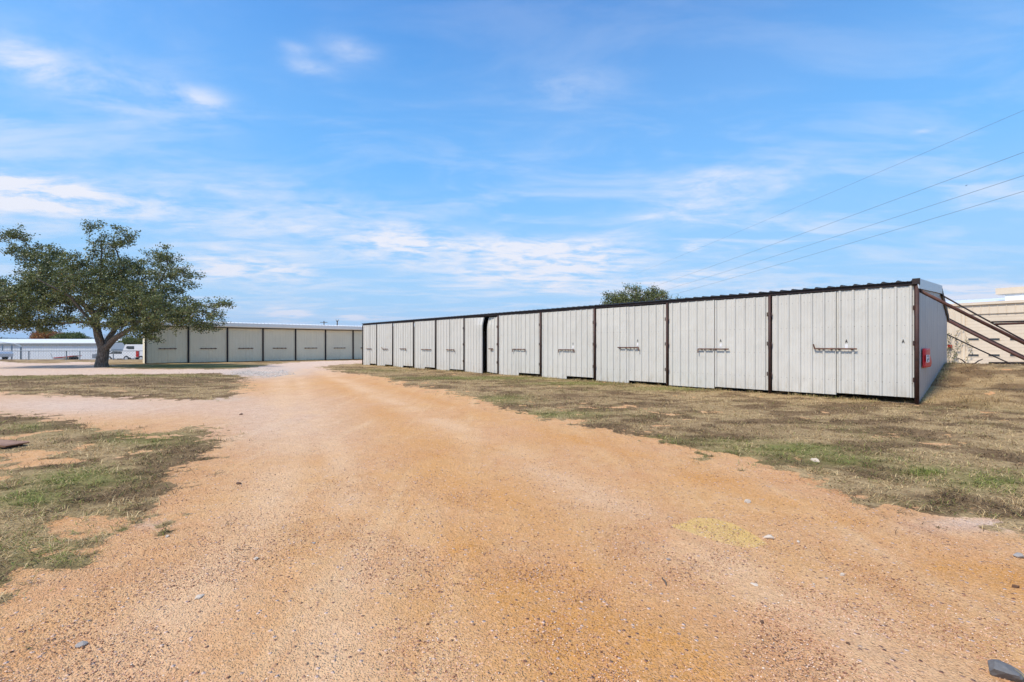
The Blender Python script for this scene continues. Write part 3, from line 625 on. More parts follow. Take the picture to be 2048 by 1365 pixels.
zA = z_on(1822, 683, .03); ua = UP[0]+.12+.5*.305-.305; ua = ua if ua > UP[0]+.10 else UP[0]+.12+.5*.305
text_obj('A', 0.13, M['black'], SH, (ua, 0.034, zA), (R(90), 0, R(180)), 'letter', sx=.62)
# header beam, eave closure and roof
U1 = UP[-1]
MB().box(-0.03, U1+0.05, -0.12, 0.055, 3.035, 3.115).build('header_beam', M['darkbrown'], SH)
# roof profile seen end-on: rises from the front eave, short fall to the back wall
RIDGE_Y, RIDGE_Z, BACK_Z = -4.5, 3.34, 2.53
def roofz(y):
    return 3.135+(RIDGE_Z-3.135)*(-y+0.08)/(-RIDGE_Y+0.08) if y > RIDGE_Y else RIDGE_Z+(BACK_Z-RIDGE_Z)*(RIDGE_Y-y)/(RIDGE_Y+DEP)
def roof_part(ya, yb):
    pr = rib_profile(-0.03, U1+0.1, 0.05, h=.038, base=.10, top=.04, minor=0.006); mb = MB(); n = len(pr)
    for y in (ya, yb):
        for x, h in pr: mb.v += [(x, y, roofz(y)+h), (x, y, roofz(y)-0.012)]
    for i in range(n-1):
        A, B = i*2, (i+1)*2; o_ = n*2
        mb.f += [(A, B, B+o_, A+o_), (A+1, A+1+o_, B+1+o_, B+1), (A, A+1, B+1, B), (A+o_, B+o_, B+1+o_, A+1+o_)]
    for i in (0, n-1):
        A = i*2; o_ = n*2; mb.f.append((A, A+o_, A+1+o_, A+1))
    return mb
rf = roof_part(0.10, RIDGE_Y); r2 = roof_part(RIDGE_Y-0.001, -DEP-0.1)
k = len(rf.v); rf.v += r2.v; rf.f += [tuple(i+k for i in f) for f in r2.f]
roof = rf.build('roof', M['roofdark'], SH)
# side wall (near end), with the bank rising against it
def side_top(y): return roofz(y)-0.03
sw = MB()
ys = [0.0+(-DEP)*j/60 for j in range(61)]
hh = [0.010 if (j % 4 == 1) else 0.0 for j in range(61)]
if RIDGE_Y not in ys: pass
for y, h in zip(ys, hh): sw.v += [(-0.012-h, y-0.03, -0.15), (-0.012-h, y-0.03, side_top(y)), (0.02, y-0.03, -0.15), (0.02, y-0.03, side_top(y))]
for j in range(60):
    a = 4*j; b = a+4; sw.f += [(a, b, b+1, a+1), (a+2, a+3, b+3, b+2), (a+1, b+1, b+3, a+3), (a, a+2, b+2, b)]
sw.f += [(0, 1, 3, 2), (240, 242, 243, 241)]
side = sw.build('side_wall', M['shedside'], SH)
MB().box(-0.03, -0.0125, -0.10, -0.035, 0.0, 3.0).build('corner_trim', M['galv'], side)
# far end and back walls
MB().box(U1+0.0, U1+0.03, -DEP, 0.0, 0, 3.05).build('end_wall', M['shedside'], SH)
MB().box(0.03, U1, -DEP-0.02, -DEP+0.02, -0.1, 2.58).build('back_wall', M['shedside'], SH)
MB().box(0.03, U1-0.01, -DEP+0.03, 0.0, -0.06, 0.012).build('dirt_floor', M['wood'], SH)
# rake trim along the sloping end of the roof
rk = MB(); y0_, y1_ = 0.11, RIDGE_Y
for (ya, yb, dz0, dz1, t_) in ((y0_, y1_, -0.20, 0.052, .035),):
    za, zb = roofz(ya), roofz(yb); i = len(rk.v)
    for (y, z) in ((ya, za), (yb, zb)):
        rk.v += [(-0.065, y, z+dz0), (-0.065, y, z+dz1), (-0.005, y, z+dz1+.004), (-0.05, y, z+dz0)]
    rk.f += [(i, i+4, i+5, i+1), (i+1, i+5, i+6, i+2), (i+2, i+6, i+7, i+3), (i+3, i+7, i+4, i), (i, i+1, i+2, i+3), (i+4, i+7, i+6, i+5)]
rk.build('rake_trim', M['galv'], roof)
r3 = MB(); r3.prism([(RIDGE_Y-.02, RIDGE_Z+.0), (-DEP-.12, BACK_Z-.03), (-DEP-.12, BACK_Z-.19), (RIDGE_Y-.02, RIDGE_Z-.24)], 'x', -0.062, -0.018); r3.build('rake_trim', M['wood'], roof)
MB().prism([(.125, 3.19), (.125, 3.05), (.06, 3.01), (.02, 3.06), (.02, 3.20)], 'x', -.075, .07).build('corner_cap', M['darkbrown'], roof)
# door end stop beside the corner post
MB().box(-0.045, -0.0135, 0.0, 0.03, 0.02, 3.0).build('corner_flashing', M['galv'], SH)

# red box with a white label hung on the side wall
def side_pt(px, py):
    """point on the side wall plane seen at a photo pixel -> (local y, z)"""
    k = (px-CX)/FP; s = (k*P0.y-P0.x)/(E1.x-k*E1.y); q = P0+E1*s; return -s, CZ+(HY-py)/FP*q.y
ya, za = side_pt(1840.5, 697.5); yb, zb = side_pt(1854.0, 736)
RB = empty('red_notice_holder', P0+E1*(-(ya+yb)/2), SH.rotation_euler.z, label='curled red notice with a white label on the grey side wall', cat='notice')
wv = abs(yb-ya)/2; zt, zb_ = za, CZ+(HY-736)/FP*(P0+E1*-ya).y
mb = MB(); N = 12
for j in range(N+1):
    z = zb_+(zt-zb_)*j/N; ins = 0.05*math.sin(j/N*math.pi)**2
    for (yy, xo) in ((wv, .0), (wv*.3, .035), (-wv*.5, .05), (-wv+ins*3.0, .03+.03*math.sin(j/N*5))):
        mb.v.append((-0.05-xo, yy, z))
for j in range(N):
    for i in range(3): a = j*4+i; mb.f.append((a, a+1, a+5, a+4))
o = mb.build('panel', M['red'], RB, True); sm = o.modifiers.new('thickness', 'SOLIDIFY'); sm.thickness = 0.006
lab = MB(); lab.box(-.112, -.104, -wv*.10, wv*.78, zb_+(zt-zb_)*.27, zb_+(zt-zb_)*.66); lo = lab.build('label_plate', M['label'], RB)
gl = MB(); cy = wv*.36; H = zt-zb_
def gb(y0, y1, z0, z1): gl.box(-.1165, -.1125, cy+y0, cy+y1, zb_+H*z0, zb_+H*z1)
s_ = wv*.26
gb(-s_, s_, .575, .60); gb(0, s_, .60, .625); gb(-s_*.3, s_*.1, .62, .64)
gb(-s_*.5, s_*.5, .49, .515)
gb(-s_, s_, .405, .425); gb(-s_, -s_*.6, .425, .445); gb(s_*.6, s_, .425, .445); gb(-s_, s_, .445, .46)
gb(-s_*.2, s_, .315, .335); gb(s_*.2, s_, .335, .375); gb(-s_, -s_*.7, .33, .35)
gl.build('lettering', M['black'], lo)

# ------------------------------------------------------------------ leaning pipe braces at the shed end
def PX(px, py, depth): return Vector(((px-CX)/FP*depth, depth, CZ+(HY-py)/FP*depth))
def gz(x, y): return float(ground_z(np.array([float(x)]), np.array([float(y)]))[0])
def brace(a, b, r, mat, label, ext=None):
    d = (b-a); q = a.copy()
    for _ in range(400):
        q = q+d.normalized()*0.05
        if q.z < gz(q.x, q.y)-0.05: break
    L = (q-a).length; mb = MB()
    pts = [Vector((0, 0, 0))]+[(d.normalized()*L*f)+Vector((0, 0, -0.02*math.sin(f*math.pi))) for f in (.25, .5, .75, 1)]
    mb.tube(pts, r, 12); o = mb.build('pipe_brace', mat, None, True); o.location = a
    return tag(o, label, 'pipe brace', 'rusty pipe braces leaning on the shed end')
b1a, b1b = PX(1838, 581, 12.05), PX(2048, 685, 11.6)
brace(b1a, b1b, .040, M['brown2'], 'thick red brown pipe brace running down from the near corner post')
b2a, b2b = PX(1883, 590.5, 14.9), PX(2048, 680, 13.6)
brace(b2a, b2b, .022, M['darkbrown'], 'thin dark pipe brace starting under the light roof trim')
b3a, b3b = PX(1893, 640, 17.0), PX(2048, 717, 15.2)
brace(b3a, b3b, .052, M['brown2'], 'thick red brown pipe brace emerging low behind the back corner')
b4a, b4b = PX(1893, 635, 17.3), PX(2048, 712, 15.6)
brace(b4a, b4b, .021, M['darkbrown'], 'thin dark pipe lying along the lower thick brace')
b5a, b5b = PX(1893, 668.5, 17.5), PX(2020, 727, 15.6)
brace(b5a, b5b, .022, M['darkbrown'], 'lowest thin dark pipe brace ending in the grass')
cb = empty('pipe_crossbar', PX(1985, 646, 14.0), 0, label='pair of dark red pipes running level across the braces', cat='pipe')
o0 = cb.location
for (p_, q_, r_) in (((1983, 644.5), (2120, 641), .024), ((1989, 649), (2120, 644), .032)):
    A, B = PX(*p_, 14.0)-o0, PX(*q_, 13.4)-o0; MB().tube([A, B], r_, 10).build('pipe', M['darkbrown'] if r_ < .03 else M['brown2'], cb, True)
A, B = PX(2120, 641, 13.4)-o0, PX(2120, 641, 13.4)-o0; B.z = gz(*(PX(2120, 641, 13.4).xy))-o0.z-.1
MB().tube([A, B], .05, 10).build('leg', M['brown2'], cb, True)
gb_ = PX(1984, 727, 22); A = MB(); A.box(0, 8, 0, .15, -.10, .10); o = A.build('steel_beam', M['darkbrown']); o.location = PX(1984, 729.5, 21.5); tag(o, 'dark red steel beam lying on the ground before the roll door', 'beam')
o.location.z = CZ+(HY-729.0)/FP*21.5

# ------------------------------------------------------------------ cream garage building at the right
GD = Vector((400-CX, FP, 0)).normalized()
G0 = Vector(((2000-CX)/FP*29, 29, 0)); ga = math.atan2(GD.y, GD.x)
GR = empty('garage_building', (G0.x, G0.y, 0.0), ga, label='cream metal building with a wide sectional door and slot windows', cat='garage')
def gu(px):
    k = (px-CX)/FP; return (k*G0.y-G0.x)/(GD.x-k*GD.y)
def gzz(px, py): return CZ+(HY-py)/FP*(G0.y+GD.y*gu(px))
uD, uL = gu(1926), gu(1888); uR = gu(2140); zt_ = gzz(1975, 606); zh = gzz(1975, 628)
sheet('wall', M['cream'], GR, uD, uL+6, -0.2, zt_-.1, 0, 1, .1, phase=uD+.1, h=.03)
tag(sheet('header_panel', M['cream'], GR, uR-4, uD-.002, zh, zt_-.1, 0.012, 1, .1, phase=.1, pitch=.38, h=.03, base=.06, top=.03, minor=0))
MB().box(uR-4, uL+6, -.15, .12, zt_-.10, zt_+.06).build('roof_trim', M['cream'], GR)
MB().prism([(.10, zt_+.062), (-9, zt_+.9), (-9, zt_+.7), (-.14, zt_+.061)], 'x', uR-4, uL+6).build('roof', M['roofwhite'], GR)
MB().box(uR-4, uL+6, -9, -8.9, -.2, zt_).build('back_wall', M['cream'], GR)
MB().box(uL+5.9, uL+6, -8.9, -.1, -.2, zt_-.1).build('end_wall', M['cream'], GR)
MB().box(uD-.10, uD-.002, -.06, .05, -.2, zh-.002).build('door_jamb', M['cream'], GR)
zb0 = gzz(1975, 729)
def secdoor():
    mb = MB(); x0, x1 = uR-3.5, uD-.10; zs = np.linspace(zb0, zh-.01, 16)
    for a, b in zip(zs, zs[1:]):
        mb.box(x0, x1, -.09, -.05, float(a)+.010, float(b)); mb.box(x0, x1, -.088, -.066, float(a), float(a)+.010)
    return mb.build('sectional_door', M['cream'], GR)
sdo = secdoor()
for row in (679, 711):
    for (l, r) in ((1935.5, 1958), (1976, 2000), (2019, 2043), (2064, 2090)):
        a, b = gu(r), gu(l); z = gzz((l+r)/2, row)
        wf = MB().box(a, b, -.05, -.030, z-.085, z+.085).build('window', M['cream'], sdo)
        MB().box(a+.02, b-.02, -.0305, -.026, z-.062, z+.062).build('pane', M['glass'], sdo)
MB().box(uR-3.5, uD+.2, .05, 1.2, zb0-.3, zb0-.01).build('concrete_apron', M['concrete'], GR)
vv = Vector((G0.x, G0.y, 0))
rt = empty('rooftop_unit', (*(G0+GD*gu(2085)+Vector((0.3, 1.2, 0))).xy, zt_+.1), ga, label='cream box unit standing on the roof of the cream building', cat='rooftop unit')
MB().box(-1.5, 1.2, -.5, .5, .42, .80).build('hood', M['cream'], rt); MB().box(-1.1, .8, -.4, .4, 0, .42).build('base', M['roofwhite'], rt)
gq = G0+GD*gu(1901)-Vector((GD.y, -GD.x, 0))*0.0
nrm = Vector((-GD.y, GD.x, 0)); q = G0+GD*gu(1901)+nrm*.12
rb = empty('red_wall_box', (q.x, q.y, gzz(1901, 693)), ga, label='small dark red box mounted on the cream wall among the vines', cat='wall box')
MB().box(-.10, .10, -.06, .06, -.09, .09).build('case', M['redlamp'], rb); MB().box(-.11, .11, -.07, .075, .09, .11).build('lid', M['brown'], rb)

# ------------------------------------------------------------------ tan shed
TL = GP(291, 728.3); D2 = Vector((2065-CX, FP, 0)).normalized()
TS = empty('storage_shed', (TL[0], TL[1], 0), math.atan2(D2.y, D2.x), label='long beige metal storage shed with white eave and brown posts, beyond the drive bend', cat='storage shed')
T0 = Vector((TL[0], TL[1], 0)); NT_ = Vector((D2.y, -D2.x, 0))
def tu(px):
    k = (px-CX)/FP; return (k*T0.y-T0.x)/(D2.x-k*D2.y)
TP = [tu(x) for x in (291, 378, 456, 526, 591, 651, 706)]; bay = (TP[-1]-TP[0])/6; TP = [TP[0]+bay*i for i in range(10)]
def tz(px, py): return CZ+(HY-py)/FP*(T0.y+D2.y*tu(px))
z_e = tz(591, 658.6); z_t = tz(591, 650.6)
# local frame here: x along the front, y away from us
for i, uu in enumerate(TP):
    MB().box(uu-.05, uu+.05, -.10, .03, -.05, z_e).build('post', M['darkbrown'], TS)
for i in range(9):
    a, b = TP[i]+.07, TP[i+1]-.07; m_ = (a+b)/2
    l1 = sheet('door_leaf', M['tan'], TS, a, m_-.004, .05, z_e-.06, 0, -1, .04, phase=a+.1, h=.012, base=.06, top=.03, pitch=.23, minor=.003)
    l2 = sheet('door_leaf', M['tan'], TS, m_+.004, b, .06, z_e-.05, 0, -1, .04, phase=a+.1, h=.012, base=.06, top=.03, pitch=.23, minor=.003)
    zb_r = tz(591, 696.8)
    lb = MB(); lb.tube([(m_-.62, -.06, zb_r), (m_+.62, -.06, zb_r)], .028, 6)
    for f in (-.5, -.2, .2, .5): lb.box(m_+f-.03, m_+f+.03, -.05, -.012, zb_r-.05, zb_r+.05)
    lb.build('latch_bar', M['rail'], l2)
MB().box(TP[0]-.05, TP[-1]+.05, -.10, .05, z_e+.001, z_e+.05).build('header_beam', M['wood'], TS)
MB().prism([(-.42, z_e+.03), (-.46, z_e+.10), (-.44, z_t-.02), (-.30, z_t), (-.05, z_t), (-.05, z_e+.06), (-.12, z_e+.03)], 'x', TP[0]-.25, TP[-1]+.2).build('eave_gutter', M['eave'], TS)
def tan_roof():
    pr = rib_profile(TP[0]-.3, TP[-1]+.25, 0.1, h=.045, base=.12, top=.05, minor=0); mb = MB(); n = len(pr)
    for (y, z) in ((-.40, z_t+.02), (2.5, z_t+.16)):
        for x, h in pr: mb.v += [(x, y, z+h), (x, y, z-.02)]
    for i in range(n-1):
        A, B = i*2, (i+1)*2; o_ = n*2
        mb.f += [(A, B, B+o_, A+o_), (A+1, A+1+o_, B+1+o_, B+1), (A, A+1, B+1, B), (A+o_, B+o_, B+1+o_, A+1+o_)]
    for i in (0, n-1):
        A = i*2; o_ = n*2; mb.f.append((A, A+o_, A+1+o_, A+1))
    return mb.build('roof', M['roofwhite'], TS)
tan_roof()
MB().prism([(.06, -.1), (2.4, -.1), (2.4, z_t+.10), (.06, z_t-.05)], 'x', TP[0]-.02, TP[0]+.02).build('end_wall', M['tan'], TS)
MB().prism([(.06, -.1), (2.4, -.1), (2.4, z_t+.10), (.06, z_t-.05)], 'x', TP[-1]-.02, TP[-1]+.02).build('end_wall', M['tan'], TS)
MB().box(TP[0]+.03, TP[-1]-.03, 2.36, 2.4, -.1, z_t+.08).build('back_wall', M['tan'], TS)

# ------------------------------------------------------------------ trees
M['bark'] = rusty('live_oak_bark', (0.12, 0.098, 0.080), (0.055, 0.044, 0.036), 0.95)
bm_, nt, p = newmat('bark_ridged'); v = nt.coord('Object')
f = nt.noise(nt.mapv(v, (5, 5, 1.3)), 3.0, 6, 0.7, .6)
nt.sock(p, 'Base Color', nt.ramp(f, [(.30, (.035, .027, .021)), (.52, (.15, .12, .094)), (.72, (.36, .31, .26))])); p.inputs['Roughness'].default_value = .95
bump(nt, p, f, 1.0, .06); M['bark'] = bm_
M['oakleaf'] = leafmat('live_oak_leaves', [(0, (.034, .040, .013)), (.4, (.110, .130, .042)), (.75, (.25, .27, .095)), (.92, (.36, .35, .15)), (1, (.34, .21, .07))], .42, .25)
M['orangeleaf'] = leafmat('autumn_leaves', [(0, (.16, .055, .018)), (.5, (.34, .13, .035)), (1, (.42, .26, .08))], .6, .3)
M['greenleaf'] = leafmat('bright_green_leaves', [(0, (.05, .065, .018)), (.5, (.12, .15, .04)), (1, (.22, .24, .07))], .6, .3)
def leaf_cloud(C, per, spread, size, rngl, bias=0.0):
    n = len(C)*per; c = np.repeat(C, per, 0)+rngl.normal(0, 1, (n, 3))*np.array([spread, spread, spread*.72])
    a = rngl.normal(0, 1, (n, 3)); a /= np.linalg.norm(a, axis=1)[:, None]; b = np.cross(a, rngl.normal(0, 1, (n, 3))); b /= np.linalg.norm(b, axis=1)[:, None]+1e-9
    s = size*rngl.uniform(.65, 1.3, n)[:, None]
    V = np.stack([c-a*s, c+b*s*.5, c+a*s, c-b*s*.5], 1).reshape(-1, 3)
    return V, np.arange(n*4).reshape(-1, 4), n
def grow_tree(name, base, limbs, lobes, npts, mat_leaf, leaf_size, per, spread, label, cat='tree', seed=1, group=None, trunk_r=.4, step=.35, tipr=.012, density_tint=True, bare=0.0, bark=None):
    """limbs: polylines of (x, y, z, r) relative to base; lobes: (x, y, z, rx, ry, rz, weight)"""
    rg = np.random.default_rng(seed); root = empty(name, base, 0, label=label, cat=cat, group=group)
    nodes = []; par = []; minr = []
    for li, L in enumerate(limbs):
        prev = -1
        if li:                                           # attach to the nearest existing node
            q = np.array(L[0][:3]); prev = int(np.argmin(np.linalg.norm(np.array(nodes)-q, axis=1)))
        for (a, b) in zip(L, L[1:]):
            a_, b_ = np.array(a[:3]), np.array(b[:3]); k = max(1, int(np.linalg.norm(b_-a_)/step))
            for j in range(k):
                f = j/k
                if li and j == 0 and a is L[0]: continue
                pnt = a_+(b_-a_)*f+rg.normal(0, .02, 3)*(1 if j else 0)
                nodes.append(pnt); par.append(prev); minr.append(a[3]+(b[3]-a[3])*f); prev = len(nodes)-1
        nodes.append(np.array(L[-1][:3])); par.append(prev); minr.append(L[-1][3])
    w = np.array([l[6]*l[3]*l[5] for l in lobes]); w /= w.sum(); pts = []
    while len(pts) < npts:
        l = lobes[rg.choice(len(lobes), p=w)]; q = rg.normal(0, 1, 3); q /= np.linalg.norm(q); q *= rg.random()**.42*(1.0 if rg.random() < .88 else 1.22)
        pts.append([l[0]+q[0]*l[3], l[1]+q[1]*l[4], l[2]+q[2]*l[5]])
    pts = np.array(pts); nd = np.array(nodes); lens = np.zeros(len(nodes))
    dmin = np.array([np.min(np.linalg.norm(nd-p, axis=1)) for p in pts]); order = np.argsort(dmin)
    A = np.zeros((60000, 3)); A[:len(nd)] = nd; cnt = len(nd); tips = []
    for i in order:
        pnt = pts[i]; dd = np.linalg.norm(A[:cnt]-pnt, axis=1)
        j = int(np.argmin(dd+0.0)); dist = dd[j]
        if dist < .12: continue
        k = max(1, int(dist/step)); prev = j; src = A[j].copy()
        dirp = (src-A[par[j]]) if par[j] >= 0 else np.array([0, 0, .3]); dirp = dirp/(np.linalg.norm(dirp)+1e-9)*dist*.35
        for q in range(1, k+1):
            f = q/k; bz = (1-f)**2*src+2*f*(1-f)*(src+dirp+np.array([0, 0, .08*dist]))+f*f*pnt
            if q < k: bz = bz+rg.normal(0, .03*step, 3)
            A[cnt] = bz; par.append(prev); minr.append(0); prev = cnt; cnt += 1
        tips.append(prev)
    r2 = np.zeros(cnt); child = np.zeros(cnt, int)
    for i in range(cnt-1, -1, -1):
        if child[i] == 0: r2[i] = tipr**2.2
        if par[i] >= 0: r2[par[i]] += r2[i]; child[par[i]] += 1
    rad_ = np.maximum(r2**(1/2.2)*.8, np.array(minr[:cnt])); rad_ = np.minimum(rad_, trunk_r*1.4)
    V = []; Fq = []; ns = 6; base_i = 0
    P = A[:cnt]; par_a = np.array(par[:cnt]); sel = np.where(par_a >= 0)[0]
    a = P[par_a[sel]]; b = P[sel]; ra = np.minimum(rad_[par_a[sel]], rad_[sel]*1.35); rb = rad_[sel]
    ax = b-a; ax /= np.linalg.norm(ax, axis=1)[:, None]+1e-9; ref = np.where(np.abs(ax[:, 2:3]) < .9, [[0, 0, 1.]], [[1., 0, 0]])
    e1 = np.cross(ax, ref); e1 /= np.linalg.norm(e1, axis=1)[:, None]; e2 = np.cross(ax, e1)
    th = np.arange(ns)*2*np.pi/ns; ring = e1[:, None]*np.cos(th)[None, :, None]+e2[:, None]*np.sin(th)[None, :, None]
    V = np.concatenate([a[:, None]-ax[:, None]*ra[:, None, None]*.2+ring*ra[:, None, None], b[:, None]+ax[:, None]*rb[:, None, None]*.2+ring*rb[:, None, None]], 1).reshape(-1, 3)
    bi = np.arange(len(sel))*2*ns; j = np.arange(ns); jn = (j+1) % ns
    Fq = np.stack([bi[:, None]+j, bi[:, None]+jn, bi[:, None]+ns+jn, bi[:, None]+ns+j], -1).reshape(-1, 4)
    tk = mesh_np('trunk', V, Fq, bark or M['bark'], smooth=True, parent=root)
    tp = np.array(tips); tp = tp[rg.random(len(tp)) >= bare]
    C = P[tp]; C2 = (P[tp]+P[par_a[tp]])/2; extra = sel[(rb < tipr*2.2)]; extra = extra[rg.random(len(extra)) < .35*(1-bare)]
    C = np.vstack([C, C2, P[extra]]); C = C+rg.normal(0, .05, C.shape)
    if per:
        V, Fl, n = leaf_cloud(C, per, spread, leaf_size, rg)
        cl = np.repeat(rg.random(len(C)), per)*.35+rg.random(n)*.62; cl = np.where(rg.random(n) < .012, 1.0, np.minimum(cl, .97))
        mesh_np('crown', V, Fl, mat_leaf, dict(tint=np.repeat(cl, 4)), parent=root)
        print(name, 'tips', len(tips), 'leaves', n)
    return root
# live oak at the left
OD = 32.0; OX, OY = (203-CX)/FP*OD, OD; S = OD/FP
def o3(px, py, dy, r=0): return ((px-203)*S, dy, (HY-py)*S+CZ, r)
def lobe(px, py, rx, ry, dy=0, rdy=None, w=1.0): return ((px-203)*S, dy, (HY-py)*S+CZ, rx*S, (rdy if rdy else rx*S*.9), ry*S, w)
limbs = [[(0.02, 0, -.15, .46), (0.0, 0, .25, .36), o3(206, 712, 0, .32), o3(207, 700, 0, .33)],
         [o3(206, 698, 0, .30), o3(197, 682, .1, .25), o3(188, 655, .2, .22), o3(184, 630, .2, .21), o3(176, 618, .1, .17), o3(160, 603, -.2, .13), o3(142, 592, -.6, .10), o3(115, 575, -.9, .07)],
         [o3(184, 630, .2, .16), o3(196, 610, .5, .14), o3(208, 588, .9, .11), o3(222, 560, 1.0, .08), o3(228, 530, .8, .06), o3(215, 490, .5, .04)],
         [o3(178, 620, .1, .13), o3(174, 600, .6, .11), o3(176, 570, .9, .09), o3(185, 530, .7, .06), o3(195, 480, .3, .04)],
         [o3(206, 696, 0, .20), o3(208, 680, .3, .17), o3(211, 655, .8, .15), o3(222, 625, 1.4, .10), o3(240, 600, 1.8, .08), o3(262, 570, 2.0, .06)],
         [o3(210, 700, 0, .24), o3(222, 688, -.1, .20), o3(240, 678, -.4, .18), o3(262, 670, -.8, .16), o3(290, 660, -1.2, .13), o3(312, 645, -1.4, .11), o3(340, 632, -1.4, .08), o3(380, 630, -1.2, .05), o3(430, 625, -1.0, .03)],
         [o3(300, 652, -1.2, .09), o3(315, 610, -1.0, .08), o3(328, 575, -.6, .06), o3(340, 540, -.3, .04), o3(335, 515, 0, .03)],
         [o3(186, 645, .2, .10), o3(160, 646, -.6, .09), o3(130, 652, -1.2, .07), o3(90, 650, -1.8, .05), o3(40, 648, -2.2, .03)],
         [o3(160, 603, -.2, .08), o3(120, 612, -1.2, .07), o3(80, 605, -2.0, .05), o3(30, 600, -2.5, .03)],
         [o3(150, 597, -.4, .07), o3(100, 550, .6, .05), o3(60, 525, 1.0, .04), o3(15, 500, 1.0, .02)],
         [o3(184, 630, .2, .10), o3(190, 600, 2.0, .08), o3(170, 570, 3.2, .05)],
         [o3(206, 690, 0, .12), o3(220, 640, -1.6, .09), o3(215, 600, -2.8, .06), o3(180, 575, -3.4, .04)]]
limbs = [[(x, y, z, r) for (x, y, z, r) in L] for L in limbs]
lobes = [lobe(8, 468, 38, 22, .5, 1.2, .55), lobe(45, 505, 55, 27, 1, 1.5, .95), lobe(90, 535, 45, 30, .5, 1.8, .8), lobe(45, 600, 70, 38, -1, 2.6, 1.25), lobe(30, 645, 60, 24, -1.5, 2.2, 1.2), lobe(-30, 600, 50, 60, 0, 2.5, .9),
         lobe(125, 570, 55, 45, 0, 2.5, 1.15), lobe(110, 615, 65, 38, -1, 2.8, 1.2), lobe(110, 650, 60, 16, -1.4, 1.8, .9), lobe(215, 478, 42, 26, .4, 1.2, .55), lobe(190, 450, 26, 14, .3, .7, .35), lobe(240, 468, 25, 20, .4, .7, .4),
         lobe(195, 530, 62, 42, .6, 2.3, .95), lobe(200, 580, 80, 42, 0, 3.6, 1.15), lobe(250, 560, 55, 45, 1, 2.6, .9), lobe(255, 610, 70, 36, .5, 3.2, 1.15), lobe(270, 645, 62, 22, -.8, 2.6, 1.1), lobe(150, 520, 35, 20, .6, 1.2, .35),
         lobe(325, 520, 38, 28, -.2, 1.3, .65), lobe(330, 500, 18, 10, -.2, .6, .35), lobe(350, 560, 52, 32, -.3, 1.8, .75), lobe(382, 545, 22, 14, -.2, .8, .3), lobe(385, 565, 24, 14, -.2, .8, .4), lobe(330, 605, 60, 32, -.8, 2.5, 1.1), lobe(355, 640, 60, 26, -1.3, 2.4, 1.25),
         lobe(410, 625, 52, 24, -1.1, 1.7, 1.0), lobe(430, 650, 34, 18, -1.1, 1.2, .9), lobe(448, 610, 28, 14, -1, .9, .45), lobe(468, 612, 20, 9, -1, .7, .5), lobe(320, 668, 34, 14, -1.4, 1.0, .7), lobe(350, 680, 22, 7, -1.4, .6, .3), lobe(305, 682, 12, 8, -1.3, .5, .25), lobe(60, 560, 60, 25, .8, 2, .55)]
grow_tree('live_oak', (OX, OY, 0), limbs, lobes, 2450, M['oakleaf'], .068, 18, .145, 'large spreading live oak with forked trunk beside the side track', seed=3, trunk_r=.45, step=.33, tipr=.011)
# the oak's shade on the turf is painted in the ground fields; oak behind the white shed
def simple_tree(name, px, base_d, top_py, wpx, bottom_z, label, mat, seed, n=500, ls=.09, per=18, spread=.22, group=None, crown_lo=.35, bare=0.0, lobes_extra=None, base_z=0.0):
    S = base_d/FP; x0 = (px-CX)*S; H = (HY-top_py)*S+CZ-base_z; Wd = wpx*S/2
    rg = random.Random(seed); L = [[(0, 0, -.2, .04*H), (0, 0, H*.25, .03*H), (.03*H, 0, H*.5, .02*H), (.0, 0, H*.75, .008*H)]]
    for k in range(6):
        a = k*1.05+rg.random(); L.append([(0, 0, H*(.25+.05*k), .015*H), (math.cos(a)*Wd*.5, math.sin(a)*Wd*.5, H*(.45+.06*k), .008*H), (math.cos(a)*Wd*.85, math.sin(a)*Wd*.85, H*(.52+.06*k), .004*H)])
    lob = [(0, 0, H*.72, Wd*.6, Wd*.6, H*.26, 1)]
    for k in range(9):
        a = rg.random()*6.28; r = Wd*rg.uniform(.35, .7); zz = H*rg.uniform(crown_lo+.12, .84)
        lob.append((math.cos(a)*r, math.sin(a)*r, zz, Wd*.38, Wd*.38, H*.13, .9))
    return grow_tree(name, (x0, base_d, base_z), L, lob, n, mat, ls, per, spread, label, seed=seed, group=group, trunk_r=.04*H, step=.5, tipr=.014, bare=bare)
simple_tree('live_oak', 1268, 46, 566, 135, 2, 'dark green oak top showing above the white shed roof', M['oakleaf'], 11, 620, .085, 20, .22)
simple_tree('live_oak', 1352, 52, 588, 70, 2, 'small sprig of oak crown just right of the larger treetop behind the shed', M['oakleaf'], 12, 260, .08, 15, .2)
simple_tree('autumn_tree', 95, 112, 661, 62, 2, 'orange brown autumn tree behind the low white building', M['orangeleaf'], 21, 420, .16, 24, .38, base_z=-1.4)
simple_tree('leafy_tree', 145, 106, 665, 56, 2, 'green rounded tree right of the orange one behind the low white building', M['greenleaf'], 22, 420, .16, 24, .38, base_z=-1.4)
simple_tree('leafy_tree', 262, 88, 676, 60, 2, 'olive green bushy tree between the oak trunk and the beige shed', M['greenleaf'], 23, 420, .14, 26, .34, base_z=-1.2, crown_lo=.1)
simple_tree('leafy_tree', 318, 95, 676, 60, 2, 'dark green tree showing just above the left end of the beige shed', M['oakleaf'], 26, 420, .14, 26, .34, base_z=-1.2, crown_lo=.1)
M['twig'] = simple('grey_twigs', (0.20, 0.165, 0.14), .9, 0, .2, 5)
